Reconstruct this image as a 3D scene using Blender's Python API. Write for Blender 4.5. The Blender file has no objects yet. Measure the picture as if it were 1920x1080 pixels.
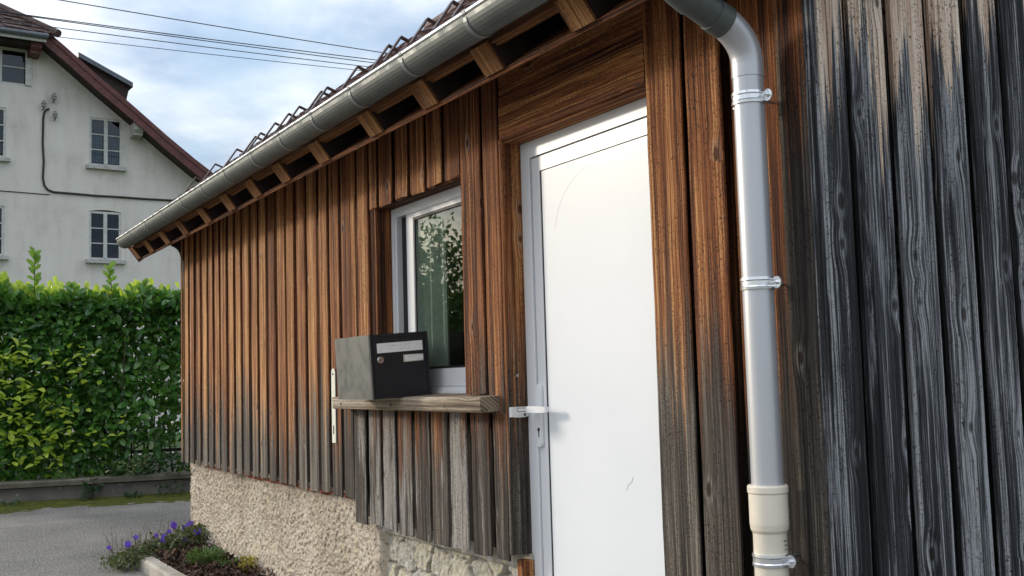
import bpy, math, random
import numpy as np
from mathutils import Vector, Matrix
R = math.radians
scene = bpy.context.scene
C = scene.collection
random.seed(7)
rng = np.random.default_rng(11)

# ------------------------------------------------------------------ camera
cam_d = bpy.data.cameras.new('camera')
cam = bpy.data.objects.new('camera', cam_d); C.objects.link(cam)
cam_d.sensor_width = 36.0
cam_d.lens = 2019.84 / 1920 * 36.0
cam_d.clip_start = 0.05; cam_d.clip_end = 2000
_r = Vector((0.86196631, -0.50613661, -0.0289795))
_u = Vector((-0.01697189, -0.08593983, 0.99615576))
_f = Vector((0.50668139, 0.85816087, 0.08266733))
M3 = Matrix((_r, _u, -_f)).transposed().to_4x4()
M3.translation = (0, 0, 1.3)
cam.matrix_world = M3
scene.camera = cam

# ------------------------------------------------------------------ world: sky with broken cloud
SUN_DIR = Vector((-1.0, 1.45, 0.52)).normalized()
SUN_EL = math.asin(SUN_DIR.z); SUN_AZ = math.atan2(SUN_DIR.x, SUN_DIR.y)
world = bpy.data.worlds.new('World'); scene.world = world; world.use_nodes = True
nt = world.node_tree; nt.nodes.clear()
def N(t, typ, **kw):
    n = t.nodes.new(typ)
    for k, v in kw.items(): setattr(n, k, v)
    return n
def _set(n, **kw):
    for k, v in kw.items(): n.inputs[k].default_value = v
    return n
out = N(nt, 'ShaderNodeOutputWorld'); bg = N(nt, 'ShaderNodeBackground')
sky = N(nt, 'ShaderNodeTexSky'); sky.sky_type = 'NISHITA'; sky.sun_disc = False
sky.sun_elevation = SUN_EL; sky.sun_rotation = SUN_AZ; sky.air_density = 1.0; sky.dust_density = 0.6
tc = N(nt, 'ShaderNodeTexCoord'); sep = N(nt, 'ShaderNodeSeparateXYZ')
nt.links.new(tc.outputs['Generated'], sep.inputs[0])
add = N(nt, 'ShaderNodeMath', operation='ADD'); add.inputs[1].default_value = 0.22
mx = N(nt, 'ShaderNodeMath', operation='MAXIMUM'); mx.inputs[1].default_value = 0.0
nt.links.new(sep.outputs['Z'], mx.inputs[0]); nt.links.new(mx.outputs[0], add.inputs[0])
dv = N(nt, 'ShaderNodeVectorMath', operation='DIVIDE')
cmb = N(nt, 'ShaderNodeCombineXYZ')
for i in range(3): nt.links.new(add.outputs[0], cmb.inputs[i])
nt.links.new(tc.outputs['Generated'], dv.inputs[0]); nt.links.new(cmb.outputs[0], dv.inputs[1])
mp = N(nt, 'ShaderNodeMapping'); nt.links.new(dv.outputs[0], mp.inputs[0])
mp.inputs['Location'].default_value = (3.1, 0.55, 0.0); mp.inputs['Scale'].default_value = (1, 1, 1)
nz = N(nt, 'ShaderNodeTexNoise'); _set(nz, Scale=1.25, Detail=9.0, Roughness=0.55, Distortion=0.25)
nt.links.new(mp.outputs[0], nz.inputs['Vector'])
rmp = N(nt, 'ShaderNodeValToRGB'); rmp.color_ramp.elements[0].position = 0.30; rmp.color_ramp.elements[1].position = 0.60
nt.links.new(nz.outputs[0], rmp.inputs[0])
nz2 = N(nt, 'ShaderNodeTexNoise'); _set(nz2, Scale=1.9, Detail=6.0, Roughness=0.52)
nt.links.new(mp.outputs[0], nz2.inputs['Vector'])
cl = N(nt, 'ShaderNodeValToRGB')
cl.color_ramp.elements[0].position = 0.40; cl.color_ramp.elements[0].color = (2.7, 3.3, 4.4, 1)
cl.color_ramp.elements[1].position = 0.60; cl.color_ramp.elements[1].color = (8.3, 8.3, 8.2, 1)
nt.links.new(nz2.outputs[0], cl.inputs[0])
skm = N(nt, 'ShaderNodeMix', data_type='RGBA', blend_type='MULTIPLY'); skm.inputs[0].default_value = 1.0
nt.links.new(sky.outputs[0], skm.inputs[6]); skm.inputs[7].default_value = (1, 1, 1, 1)
mxs = N(nt, 'ShaderNodeMix', data_type='RGBA')
nt.links.new(rmp.outputs[0], mxs.inputs[0]); nt.links.new(skm.outputs[2], mxs.inputs[6]); nt.links.new(cl.outputs[0], mxs.inputs[7])
elv = N(nt, 'ShaderNodeMapRange'); nt.links.new(sep.outputs['Z'], elv.inputs[0])
for i_, v_ in ((1, 0.0), (2, 1.0), (3, 0.68), (4, 2.15)): elv.inputs[i_].default_value = v_
scl = N(nt, 'ShaderNodeVectorMath', operation='SCALE'); nt.links.new(mxs.outputs[2], scl.inputs[0]); nt.links.new(elv.outputs[0], scl.inputs['Scale'])
nt.links.new(scl.outputs[0], bg.inputs[0]); bg.inputs[1].default_value = 0.125
nt.links.new(bg.outputs[0], out.inputs[0])

# ------------------------------------------------------------------ sun
sd = bpy.data.lights.new('sun', 'SUN'); sd.energy = 1.75; sd.angle = R(9.0); sd.color = (1.0, 0.88, 0.72)
sun = bpy.data.objects.new('sun', sd); C.objects.link(sun)
sun.rotation_euler = SUN_DIR.to_track_quat('Z', 'Y').to_euler(); sun.location = SUN_DIR * 60
scene.view_settings.view_transform = 'Standard'; scene.view_settings.look = 'None'
scene.view_settings.exposure = 0.42; scene.view_settings.gamma = 1.0
scene.render.engine = 'CYCLES'
scene.cycles.max_bounces = 8; scene.cycles.use_denoising = True

# ------------------------------------------------------------------ object helpers
def empty(name, loc=(0, 0, 0), rz=0.0):
    o = bpy.data.objects.new(name, None); C.objects.link(o); o.location = loc; o.rotation_euler = (0, 0, rz)
    o.empty_display_size = 0.1
    return o
def tag(o, label, cat, group=None, kind=None):
    o['label'] = label; o['category'] = cat
    if group: o['group'] = group
    if kind: o['kind'] = kind
    return o
def copy_tree(o, parent=None):
    c = o.copy(); C.objects.link(c)
    if parent: c.parent = parent
    for ch in list(o.children): copy_tree(ch, c)
    return c

class MB:
    """mesh builder: vertices with uv (u across, v along, metres) and four numbers 'wd'"""
    def __init__(s): s.v = []; s.f = []; s.uv = []; s.wd = []
    def addv(s, p, uv=(0, 0), wd=(0, 0, 0, 0)):
        s.v.append(tuple(p)); s.uv.append(uv); s.wd.append(wd); return len(s.v) - 1
    def loft(s, rings, uvs=None, wd=(0, 0, 0, 0), caps=True, closed=True):
        base = []
        for i, r in enumerate(rings):
            base.append([s.addv(p, (uvs[i][j] if uvs else (0, 0)), wd) for j, p in enumerate(r)])
        n = len(rings[0])
        for a, b in zip(base[:-1], base[1:]):
            for j in range(n if closed else n - 1):
                k = (j + 1) % n
                s.f.append((a[j], a[k], b[k], b[j]))
        if caps and closed:
            s.f.append(tuple(reversed(base[0]))); s.f.append(tuple(base[-1]))
        return base
    def beam(s, p0, p1, a1, w, a2, t, wd=(0, 0, 0, 0), ch=.003, n=6, jit=.001, endjit=0.0, bow=0.0):
        p0 = Vector(p0); p1 = Vector(p1); a1 = Vector(a1); a2 = Vector(a2)
        L = (p1 - p0).length
        hw, ht = w / 2, t / 2
        ch = min(ch, hw * .45, ht * .45)
        prof = [(-hw, -ht + ch), (-hw, ht - ch), (-hw + ch, ht), (0, ht + bow), (hw - ch, ht), (hw, ht - ch), (hw, -ht + ch), (hw - ch, -ht), (-hw + ch, -ht)]
        us = [-hw - t + ch, -hw - ch, -hw + ch, 0, hw - ch, hw + ch, hw + t - ch, hw + t + .01, -hw - t - .01]
        rings = []; uvs = []
        dw = [random.uniform(-jit, jit) for _ in range(n + 1)]; dx = [random.uniform(-jit, jit) for _ in range(n + 1)]
        e0 = [random.uniform(-endjit, endjit) for _ in prof]; e1 = [random.uniform(-endjit, endjit) for _ in prof]
        for i in range(n + 1):
            f = i / n; c = p0.lerp(p1, f); d = (p1 - p0).normalized()
            ring = []; uu = []
            for k, (x, y) in enumerate(prof):
                e = e0[k] if i == 0 else (e1[k] if i == n else 0)
                ring.append(c + a1 * (x * (1 + dw[i] / max(hw, .005)) + dx[i]) + a2 * y + d * e)
                uu.append((us[k], f * L))
            rings.append(ring); uvs.append(uu)
        s.loft(rings, uvs, wd)
    def box(s, c, sz, rot=None, ch=.002, wd=(0, 0, 0, 0)):
        ax = [Vector((1, 0, 0)), Vector((0, 1, 0)), Vector((0, 0, 1))]
        if rot is not None: ax = [rot @ a for a in ax]
        c = Vector(c)
        s.beam(c - ax[2] * sz[2] / 2, c + ax[2] * sz[2] / 2, ax[0], sz[0], ax[1], sz[1], wd, ch=ch, n=1, jit=0)
    def tube(s, pts, r, n=12, caps=True, wd=(0, 0, 0, 0)):
        pts = [Vector(p) for p in pts]
        rs = r if isinstance(r, (list, tuple)) else [r] * len(pts)
        rings = []; up = None
        for i, p in enumerate(pts):
            d = (pts[min(i + 1, len(pts) - 1)] - pts[max(i - 1, 0)]).normalized()
            if up is None:
                up = Vector((0, 0, 1)) if abs(d.z) < .9 else Vector((0, 1, 0))
            x = d.cross(up).normalized(); y = x.cross(d).normalized(); up = y
            rings.append([p + x * math.cos(2 * math.pi * k / n) * rs[i] + y * math.sin(2 * math.pi * k / n) * rs[i] for k in range(n)])
        s.loft(rings, None, wd, caps)
    def poly_extrude(s, pts, d, wd=(0, 0, 0, 0)):
        d = Vector(d); a = [s.addv(p, (0, 0), wd) for p in pts]; b = [s.addv(Vector(p) + d, (0, 0), wd) for p in pts]
        n = len(pts); s.f.append(tuple(reversed(a))); s.f.append(tuple(b))
        for i in range(n):
            k = (i + 1) % n; s.f.append((a[i], a[k], b[k], b[i]))
    def build(s, name, mat, parent=None, smooth=False, label=None):
        me = bpy.data.meshes.new(name)
        me.from_pydata(s.v, [], s.f); me.validate()
        ul = me.uv_layers.new(name='g')
        li = np.empty(len(me.loops), dtype=np.int32); me.loops.foreach_get('vertex_index', li)
        uv = np.array(s.uv, dtype=np.float32)[li]; ul.data.foreach_set('uv', uv.ravel())
        at = me.attributes.new('wd', 'FLOAT_COLOR', 'POINT')
        at.data.foreach_set('color', np.array(s.wd, dtype=np.float32).ravel())
        fix_normals(me)
        o = link(name, me, mat, parent, smooth)
        if label: o['label'] = label
        return o
def fix_normals(me):
    import bmesh
    bm = bmesh.new(); bm.from_mesh(me); bmesh.ops.recalc_face_normals(bm, faces=bm.faces); bm.to_mesh(me); bm.free()
def link(name, me, mat, parent=None, smooth=False):
    if mat: me.materials.append(mat)
    if smooth:
        me.polygons.foreach_set('use_smooth', np.ones(len(me.polygons), dtype=bool))
        if len(me.polygons) < 20000: me.set_sharp_from_angle(angle=R(38))
    o = bpy.data.objects.new(name, me); C.objects.link(o)
    if parent: o.parent = parent
    return o
def grid_mesh(name, P, mat, parent=None, tint=None, smooth=True):
    """P: (n,m,3) array of points"""
    n, m, _ = P.shape
    idx = np.arange(n * m).reshape(n, m)
    f = np.stack([idx[:-1, :-1], idx[1:, :-1], idx[1:, 1:], idx[:-1, 1:]], -1).reshape(-1, 4)
    me = bpy.data.meshes.new(name)
    me.vertices.add(n * m); me.vertices.foreach_set('co', P.astype(np.float32).ravel())
    me.loops.add(f.size); me.loops.foreach_set('vertex_index', f.ravel().astype(np.int32))
    me.polygons.add(len(f)); me.polygons.foreach_set('loop_start', np.arange(0, f.size, 4, dtype=np.int32))
    me.update(calc_edges=True)
    if tint is not None:
        at = me.attributes.new('wd', 'FLOAT_COLOR', 'POINT'); at.data.foreach_set('color', tint.astype(np.float32).ravel())
    return link(name, me, mat, parent, smooth)

def vnoise(x, y, seed=0):
    xi = np.floor(x).astype(np.int64); yi = np.floor(y).astype(np.int64); xf = x - xi; yf = y - yi
    def h(a, b):
        v = (a * 374761393 + b * 668265263 + seed * 1274126177) & 0xffffffff
        v = ((v ^ (v >> 13)) * 1274126177) & 0xffffffff
        return ((v ^ (v >> 16)) & 0xffff) / 65535.0
    s = xf * xf * (3 - 2 * xf); t = yf * yf * (3 - 2 * yf)
    return (h(xi, yi) * (1 - s) + h(xi + 1, yi) * s) * (1 - t) + (h(xi, yi + 1) * (1 - s) + h(xi + 1, yi + 1) * s) * t
def fbm(x, y, o=4, seed=0, rough=.5):
    v = 0; a = 1; tot = 0
    for i in range(o):
        v = v + a * vnoise(x * 2 ** i, y * 2 ** i, seed + i); tot += a; a *= rough
    return v / tot

# ------------------------------------------------------------------ materials
def mat(name):
    m = bpy.data.materials.new(name); m.use_nodes = True
    t = m.node_tree; b = t.nodes['Principled BSDF']
    return m, t, b
def noise(t, vec, scale, detail=4, rough=.5, dist=0):
    n = N(t, 'ShaderNodeTexNoise'); _set(n, Scale=scale, Detail=detail, Roughness=rough, Distortion=dist)
    if vec is not None: t.links.new(vec, n.inputs['Vector'])
    return n.outputs[0]
def ramp(t, fac, stops, interp='LINEAR'):
    r = N(t, 'ShaderNodeValToRGB'); r.color_ramp.interpolation = interp
    e = r.color_ramp.elements
    while len(e) < len(stops): e.new(.5)
    for x, (p, c) in zip(e, stops):
        x.position = p; x.color = c if len(c) == 4 else (*c, 1)
    t.links.new(fac, r.inputs[0]); return r.outputs[0]
def math_(t, op, a, b=None, clamp=False):
    n = N(t, 'ShaderNodeMath', operation=op); n.use_clamp = clamp
    for i, x in enumerate((a, b)):
        if x is None: continue
        if isinstance(x, (int, float)): n.inputs[i].default_value = x
        else: t.links.new(x, n.inputs[i])
    return n.outputs[0]
def mixc(t, fac, a, b, blend='MIX'):
    n = N(t, 'ShaderNodeMix', data_type='RGBA', blend_type=blend)
    for i, x in ((0, fac), (6, a), (7, b)):
        if isinstance(x, (int, float)): n.inputs[i].default_value = x
        elif isinstance(x, tuple): n.inputs[i].default_value = x if len(x) == 4 else (*x, 1)
        else: t.links.new(x, n.inputs[i])
    return n.outputs[2]
def maprange(t, v, a, b, c=0.0, d=1.0, smooth=True):
    n = N(t, 'ShaderNodeMapRange'); n.interpolation_type = 'SMOOTHSTEP' if smooth else 'LINEAR'
    t.links.new(v, n.inputs[0]); n.inputs[1].default_value = a; n.inputs[2].default_value = b; n.inputs[3].default_value = c; n.inputs[4].default_value = d
    return n.outputs[0]
def bump(t, b, h, strength=.5, dist=.01):
    n = N(t, 'ShaderNodeBump'); _set(n, Strength=strength, Distance=dist); t.links.new(h, n.inputs['Height']); t.links.new(n.outputs[0], b.inputs['Normal'])
def objco(t): return N(t, 'ShaderNodeTexCoord').outputs['Object']
def posco(t): return N(t, 'ShaderNodeNewGeometry').outputs['Position']

def wood_material(name, fresh, grey, pale_c, knotc, streak=.45, bstr=.7, rough=.8, soft=.14, knotp=.86, saw=.6):
    """fresh/grey: ramp stops for protected and for weathered wood; wd = (weather height, tone, pale amount, id)"""
    m, t, b = mat(name)
    at = N(t, 'ShaderNodeAttribute'); at.attribute_name = 'wd'; at.attribute_type = 'GEOMETRY'
    sp = N(t, 'ShaderNodeSeparateColor'); t.links.new(at.outputs['Color'], sp.inputs[0])
    wt, tone, pale, idn = sp.outputs[0], sp.outputs[1], sp.outputs[2], at.outputs['Alpha']
    uv = N(t, 'ShaderNodeUVMap'); uv.uv_map = 'g'
    su = N(t, 'ShaderNodeSeparateXYZ'); t.links.new(uv.outputs[0], su.inputs[0]); u, v = su.outputs[0], su.outputs[1]
    def vec(us, vs, o=0.0, uin=None):
        c = N(t, 'ShaderNodeCombineXYZ')
        t.links.new(math_(t, 'MULTIPLY', uin if uin is not None else u, us), c.inputs[0]); t.links.new(math_(t, 'MULTIPLY', v, vs), c.inputs[1])
        t.links.new(math_(t, 'ADD', math_(t, 'MULTIPLY', idn, 17.31), o), c.inputs[2]); return c.outputs[0]
    # knots: cells along the board
    vor = N(t, 'ShaderNodeTexVoronoi'); vor.feature = 'F1'; vor.voronoi_dimensions = '2D'; _set(vor, Scale=1.0, Randomness=1.0)
    kc = N(t, 'ShaderNodeCombineXYZ')
    t.links.new(math_(t, 'ADD', math_(t, 'MULTIPLY', u, 9.5), math_(t, 'MULTIPLY', idn, 37.0)), kc.inputs[0]); t.links.new(math_(t, 'ADD', math_(t, 'MULTIPLY', v, 5.0), math_(t, 'MULTIPLY', idn, 91.0)), kc.inputs[1])
    t.links.new(kc.outputs[0], vor.inputs['Vector'])
    vs = N(t, 'ShaderNodeSeparateColor'); t.links.new(vor.outputs['Color'], vs.inputs[0])
    kd = math_(t, 'ADD', vor.outputs['Distance'], math_(t, 'LESS_THAN', vs.outputs[0], knotp))
    kd = math_(t, 'ADD', kd, math_(t, 'MULTIPLY', math_(t, 'SUBTRACT', vs.outputs[1], .5), .07)); knot = maprange(t, kd, .04, .11, 1, 0); halo = maprange(t, kd, .06, .50, 1, 0)
    kring = math_(t, 'SUBTRACT', maprange(t, kd, .12, .26, 1, 0), maprange(t, kd, .07, .12, 1, 0))
    # grain runs round the knots
    u2 = math_(t, 'ADD', u, math_(t, 'MULTIPLY', halo, .012))
    wv = noise(t, vec(7, .55, 1.0), 1.0, 3, .5)
    u3 = math_(t, 'ADD', u2, math_(t, 'MULTIPLY', wv, .016))
    g1 = noise(t, vec(120, 1.1, 0, u3), 1.0, 6, .68); g0 = noise(t, vec(24, .45, 7.0, u3), 1.0, 3, .5)
    g2 = noise(t, vec(460, 7, 5.0, u3), 1.0, 3, .65)
    g3 = noise(t, vec(190, 120, 9.0), 1.0, 3, .65); g4 = noise(t, vec(230, 3.2, 15.0, u3), 1.0, 3, .6)
    ring = N(t, 'ShaderNodeMath', operation='SINE'); t.links.new(math_(t, 'MULTIPLY', g1, 60.0), ring.inputs[0])
    gg = math_(t, 'ADD', math_(t, 'MULTIPLY', g1, .8), math_(t, 'ADD', math_(t, 'ADD', math_(t, 'MULTIPLY', g2, .26), math_(t, 'MULTIPLY', math_(t, 'SUBTRACT', g4, .25), .34)), math_(t, 'MULTIPLY', ring.outputs[0], .018)))
    gg = math_(t, 'ADD', gg, math_(t, 'MULTIPLY', math_(t, 'SUBTRACT', g0, .5), .55)); gg = math_(t, 'SUBTRACT', gg, .07)
    gt = math_(t, 'ADD', gg, math_(t, 'MULTIPLY', math_(t, 'SUBTRACT', tone, .5), .40))
    cf = ramp(t, gt, fresh); cg = ramp(t, gt, grey)
    # weathering: height (world z) against the board's own limit, broken up by streaks
    sz = N(t, 'ShaderNodeSeparateXYZ'); t.links.new(posco(t), sz.inputs[0])
    st = noise(t, vec(55, 1.1, 13.0, u3), 1.0, 5, .65); st2 = noise(t, vec(14, .7, 23.0), 1.0, 2, .5)
    stv = math_(t, 'ADD', math_(t, 'MULTIPLY', math_(t, 'SUBTRACT', st, .5), streak * 2.2), math_(t, 'MULTIPLY', math_(t, 'SUBTRACT', st2, .5), streak * 2.0))
    d = math_(t, 'ADD', math_(t, 'SUBTRACT', math_(t, 'MULTIPLY', wt, 4.0), sz.outputs[2]), stv)
    wf = maprange(t, d, -soft, soft)
    col = mixc(t, wf, cf, cg)
    # bleached patches
    pn = noise(t, vec(26, 1.9, 31.0, u3), 1.0, 5, .65)
    pm = math_(t, 'MULTIPLY', maprange(t, math_(t, 'ADD', pn, math_(t, 'MULTIPLY', math_(t, 'SUBTRACT', pale, .5), .5)), .52, .66), wf)
    pm = math_(t, 'MULTIPLY', pm, maprange(t, g2, .36, .56, .25, 1.0))
    col = mixc(t, math_(t, 'MULTIPLY', pm, .85), col, pale_c)
    sawn = maprange(t, noise(t, vec(85, 230, 61.0), 1.0, 2, .5), .55, .66)
    sawz = maprange(t, noise(t, vec(9, 2.0, 71.0), 1.0, 3, .6), .34, .54)
    col = mixc(t, math_(t, 'MULTIPLY', math_(t, 'MULTIPLY', sawn, sawz), saw), col, (.018, .010, .006))
    # pits, knots, nail stains
    pit = maprange(t, g3, .56, .66); pz = maprange(t, noise(t, vec(22, 3.5, 41.0), 1.0, 3, .6), .42, .58)
    pm2 = math_(t, 'MULTIPLY', pit, pz)
    col = mixc(t, math_(t, 'MULTIPLY', pm2, .85), col, (.016, .010, .007))
    col = mixc(t, math_(t, 'MULTIPLY', knot, .8), col, knotc)
    col = mixc(t, math_(t, 'MULTIPLY', math_(t, 'MULTIPLY', kring, maprange(t, g4, .4, .6)), .38), col, pale_c)
    fr_ = N(t, 'ShaderNodeMath', operation='FRACT'); t.links.new(math_(t, 'ADD', math_(t, 'MULTIPLY', v, 1.75), idn), fr_.inputs[0])
    dvn = math_(t, 'MULTIPLY', math_(t, 'SUBTRACT', fr_.outputs[0], .5), 1 / 1.75); dun = math_(t, 'SUBTRACT', math_(t, 'ABSOLUTE', u), .034)
    nd = math_(t, 'SQRT', math_(t, 'ADD', math_(t, 'MULTIPLY', dvn, dvn), math_(t, 'MULTIPLY', dun, dun)))
    col = mixc(t, maprange(t, nd, .0030, .0052, .9, 0), col, (.016, .012, .010)); col = mixc(t, maprange(t, nd, .0012, .0024, .8, 0), col, (.22, .20, .18))
    crack = maprange(t, noise(t, vec(130, .55, 51.0, u3), 1.0, 2, .5), .29, .34, 1, 0)
    col = mixc(t, math_(t, 'MULTIPLY', crack, .75), col, (.012, .010, .010))
    t.links.new(col, b.inputs['Base Color'])
    b.inputs['Roughness'].default_value = rough; b.inputs['Specular IOR Level'].default_value = .3
    h = math_(t, 'SUBTRACT', math_(t, 'ADD', g1, math_(t, 'MULTIPLY', g2, .5)), math_(t, 'ADD', math_(t, 'MULTIPLY', pm2, .7), math_(t, 'ADD', math_(t, 'MULTIPLY', knot, .2), math_(t, 'MULTIPLY', crack, .6))))
    bump(t, b, h, bstr, .006)
    return m
BROWN = wood_material('larch_boards',
    [(.35, (.018, .006, .003)), (.45, (.125, .039, .013)), (.57, (.31, .104, .031)), (.70, (.64, .34, .135))],
    [(.36, (.012, .010, .009)), (.48, (.042, .034, .028)), (.60, (.100, .083, .067)), (.72, (.27, .235, .19))],
    (.42, .395, .36), (.030, .011, .006), .60, .9, soft=.25, saw=.6)
GREYW = wood_material('gable_boards',
    [(.34, (.13, .07, .045)), (.46, (.44, .29, .20)), (.58, (.68, .52, .39)), (.70, (.84, .72, .59))],
    [(.39, (.004, .005, .007)), (.48, (.018, .019, .022)), (.57, (.060, .062, .069)), (.66, (.36, .37, .375))],
    (.36, .375, .40), (.014, .010, .009), .55, 1.0, soft=.05, knotp=.74, saw=.35)
NEWW = wood_material('rafter_wood',
    [(.34, (.055, .020, .006)), (.46, (.145, .055, .016)), (.58, (.25, .108, .036)), (.70, (.38, .20, .078))],
    [(.26, (.05, .04, .03)), (.5, (.12, .10, .08)), (.7, (.2, .17, .14)), (.9, (.3, .26, .2))], (.4, .38, .34), (.12, .05, .02), .3, saw=.2)
SILLW = wood_material('sill_wood',
    [(.34, (.07, .05, .033)), (.46, (.17, .125, .085)), (.58, (.33, .26, .185)), (.70, (.54, .46, .36))],
    [(.26, (.05, .04, .03)), (.5, (.15, .13, .11)), (.7, (.28, .25, .21)), (.9, (.4, .36, .3))], (.5, .47, .42), (.06, .04, .025), .3, saw=.25)

def simple(name, col, rough=.5, metal=0.0, var=0.0, vscale=8, bumps=0.0, bscale=60, spec=.5, coat=0.0):
    m, t, b = mat(name)
    b.inputs['Base Color'].default_value = (*col, 1); b.inputs['Roughness'].default_value = rough; b.inputs['Metallic'].default_value = metal
    b.inputs['Specular IOR Level'].default_value = spec; b.inputs['Coat Weight'].default_value = coat; b.inputs['Coat Roughness'].default_value = .06
    if var:
        n = noise(t, objco(t), vscale, 5, .6)
        lo = tuple(c * (1 - var) for c in col); hi = tuple(min(1, c * (1 + var)) for c in col)
        t.links.new(ramp(t, n, [(.3, lo), (.7, hi)]), b.inputs['Base Color'])
        t.links.new(maprange(t, noise(t, objco(t), vscale * 2.7, 4, .6), .3, .7, max(.03, rough - .1), min(1, rough + .12)), b.inputs['Roughness'])
    if bumps: bump(t, b, noise(t, objco(t), bscale, 4, .6), bumps, .004)
    return m
UPVC = simple('white_upvc', (.76, .77, .785), .30)
def panel_mat():
    m, t, b = mat('white_door_panel')
    n = noise(t, objco(t), 2.2, 4, .55)
    t.links.new(ramp(t, n, [(.3, (.73, .765, .80)), (.7, (.77, .80, .83))]), b.inputs['Base Color'])
    b.inputs['Roughness'].default_value = .42; b.inputs['Specular IOR Level'].default_value = .35; b.inputs['Coat Weight'].default_value = .12; b.inputs['Coat Roughness'].default_value = .12
    bump(t, b, noise(t, objco(t), 3.0, 2, .5), .08, .02)
    return m
PANEL = panel_mat()
GASKET = simple('black_gasket', (.012, .012, .014), .6)
ZINC = simple('zinc_gutter', (.125, .137, .130), .55, .4, .18, 5, .03, 40)
ZINCM = simple('zinc_bracket', (.26, .28, .28), .45, .5)
ZINCB = simple('zinc_bright', (.50, .52, .53), .30, .9, .10, 6)
PIPEZ = simple('zinc_pipe', (.55, .56, .58), .36, .45)
GALV = simple('galvanised_steel', (.78, .80, .82), .28, .9)
PVCB = simple('beige_pvc', (.70, .64, .53), .40, 0, .07, 14)
BLACKP = simple('black_box_paint', (.007, .008, .012), .45, 0, .12, 14, .04, 300)
SIDEP = simple('lit_black_sheet', (.12, .125, .118), .42, .35, .10, 5, .02, 200)  # same black paint as the front, greyed to paint the side as lit
STEEL = simple('lock_steel', (.62, .6, .55), .28, 1.0)
PAPER = simple('label_paper', (.88, .88, .86), .7, 0, .06, 30)
INK = simple('faded_ink', (.16, .16, .17), .8)
WHITEP = simple('white_painted_metal', (.72, .71, .60), .5, 0, .08, 20)
BELLW = simple('bell_white_plastic', (.78, .78, .76), .4)
BELLG = simple('bell_grey', (.12, .12, .13), .5)
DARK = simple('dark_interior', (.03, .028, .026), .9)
CURT = simple('net_curtain', (.36, .37, .34), .9, 0, .2, 12)
RUST = simple('red_brick_edge', (.22, .045, .015), .9, 0, .5, 30, .5, 60)
TILE = simple('brown_roof_tile', (.085, .036, .032), .6, 0, .35, 9, .3, 60)
GUARD = simple('brown_snow_guard', (.07, .045, .038), .45, .3, .2, 20)
BRASS = simple('bolt_metal', (.35, .34, .33), .4, .9)

def glass_mat(name, tint=(.9, .95, .93), boost=1.0):
    m, t, b = mat(name); t.nodes.remove(b)
    o = t.nodes['Material Output']
    tr = N(t, 'ShaderNodeBsdfTransparent'); tr.inputs[0].default_value = (*tint, 1)
    gl = N(t, 'ShaderNodeBsdfGlossy'); gl.inputs['Roughness'].default_value = .01
    fr = N(t, 'ShaderNodeFresnel'); gb = N(t, 'ShaderNodeNewGeometry')
    t.links.new(maprange(t, gb.outputs['Backfacing'], 0, 1, 1.6, 1 / 1.6, False), fr.inputs[0])
    mx = N(t, 'ShaderNodeMixShader')
    t.links.new(math_(t, 'MULTIPLY', fr.outputs[0], boost, True), mx.inputs[0]); t.links.new(tr.outputs[0], mx.inputs[1]); t.links.new(gl.outputs[0], mx.inputs[2])
    t.links.new(mx.outputs[0], o.inputs[0])
    return m
GLASS = glass_mat('window_glass', (.86, .92, .88), 1.25)
HGLASS = glass_mat('house_glass', (.55, .6, .66), .85)

def stucco():
    m, t, b = mat('old_white_render')
    p = objco(t)
    n1 = noise(t, p, .9, 6, .6); n2 = noise(t, p, 14, 5, .6)
    mp_ = N(t, 'ShaderNodeMapping'); mp_.inputs['Scale'].default_value = (2.2, 2.2, .35); t.links.new(p, mp_.inputs[0])
    n3 = noise(t, mp_.outputs[0], 1.6, 5, .6)
    c = ramp(t, math_(t, 'ADD', math_(t, 'MULTIPLY', n1, .6), math_(t, 'MULTIPLY', n3, .4)), [(.32, (.46, .43, .38)), (.5, (.62, .585, .535)), (.70, (.69, .66, .61))])
    c = mixc(t, maprange(t, n2, .35, .7, 0, .25), c, (.72, .70, .67))
    t.links.new(c, b.inputs['Base Color']); b.inputs['Roughness'].default_value = .92; b.inputs['Specular IOR Level'].default_value = .2
    bump(t, b, n2, .35, .02); return m
STUCCO = stucco()
def roughcast():
    m, t, b = mat('roughcast_render')
    p = posco(t)
    n1 = noise(t, p, 2.2, 6, .65); n2 = noise(t, p, 48, 5, .75); n3 = noise(t, p, 9, 5, .6)
    c = ramp(t, n1, [(.32, (.47, .40, .315)), (.5, (.63, .535, .425)), (.68, (.70, .62, .51))])
    c = mixc(t, maprange(t, n3, .55, .72, 0, .7), c, (.62, .52, .33))
    c = mixc(t, maprange(t, n2, .53, .62, 0, .9), c, (.13, .095, .07))
    c = mixc(t, maprange(t, n2, .40, .30, 0, .5), c, (.74, .68, .60))
    t.links.new(c, b.inputs['Base Color']); b.inputs['Roughness'].default_value = .95; b.inputs['Specular IOR Level'].default_value = .15
    bump(t, b, math_(t, 'ADD', n2, math_(t, 'MULTIPLY', n3, .6)), .9, .012); return m
ROUGH = roughcast()
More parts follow.
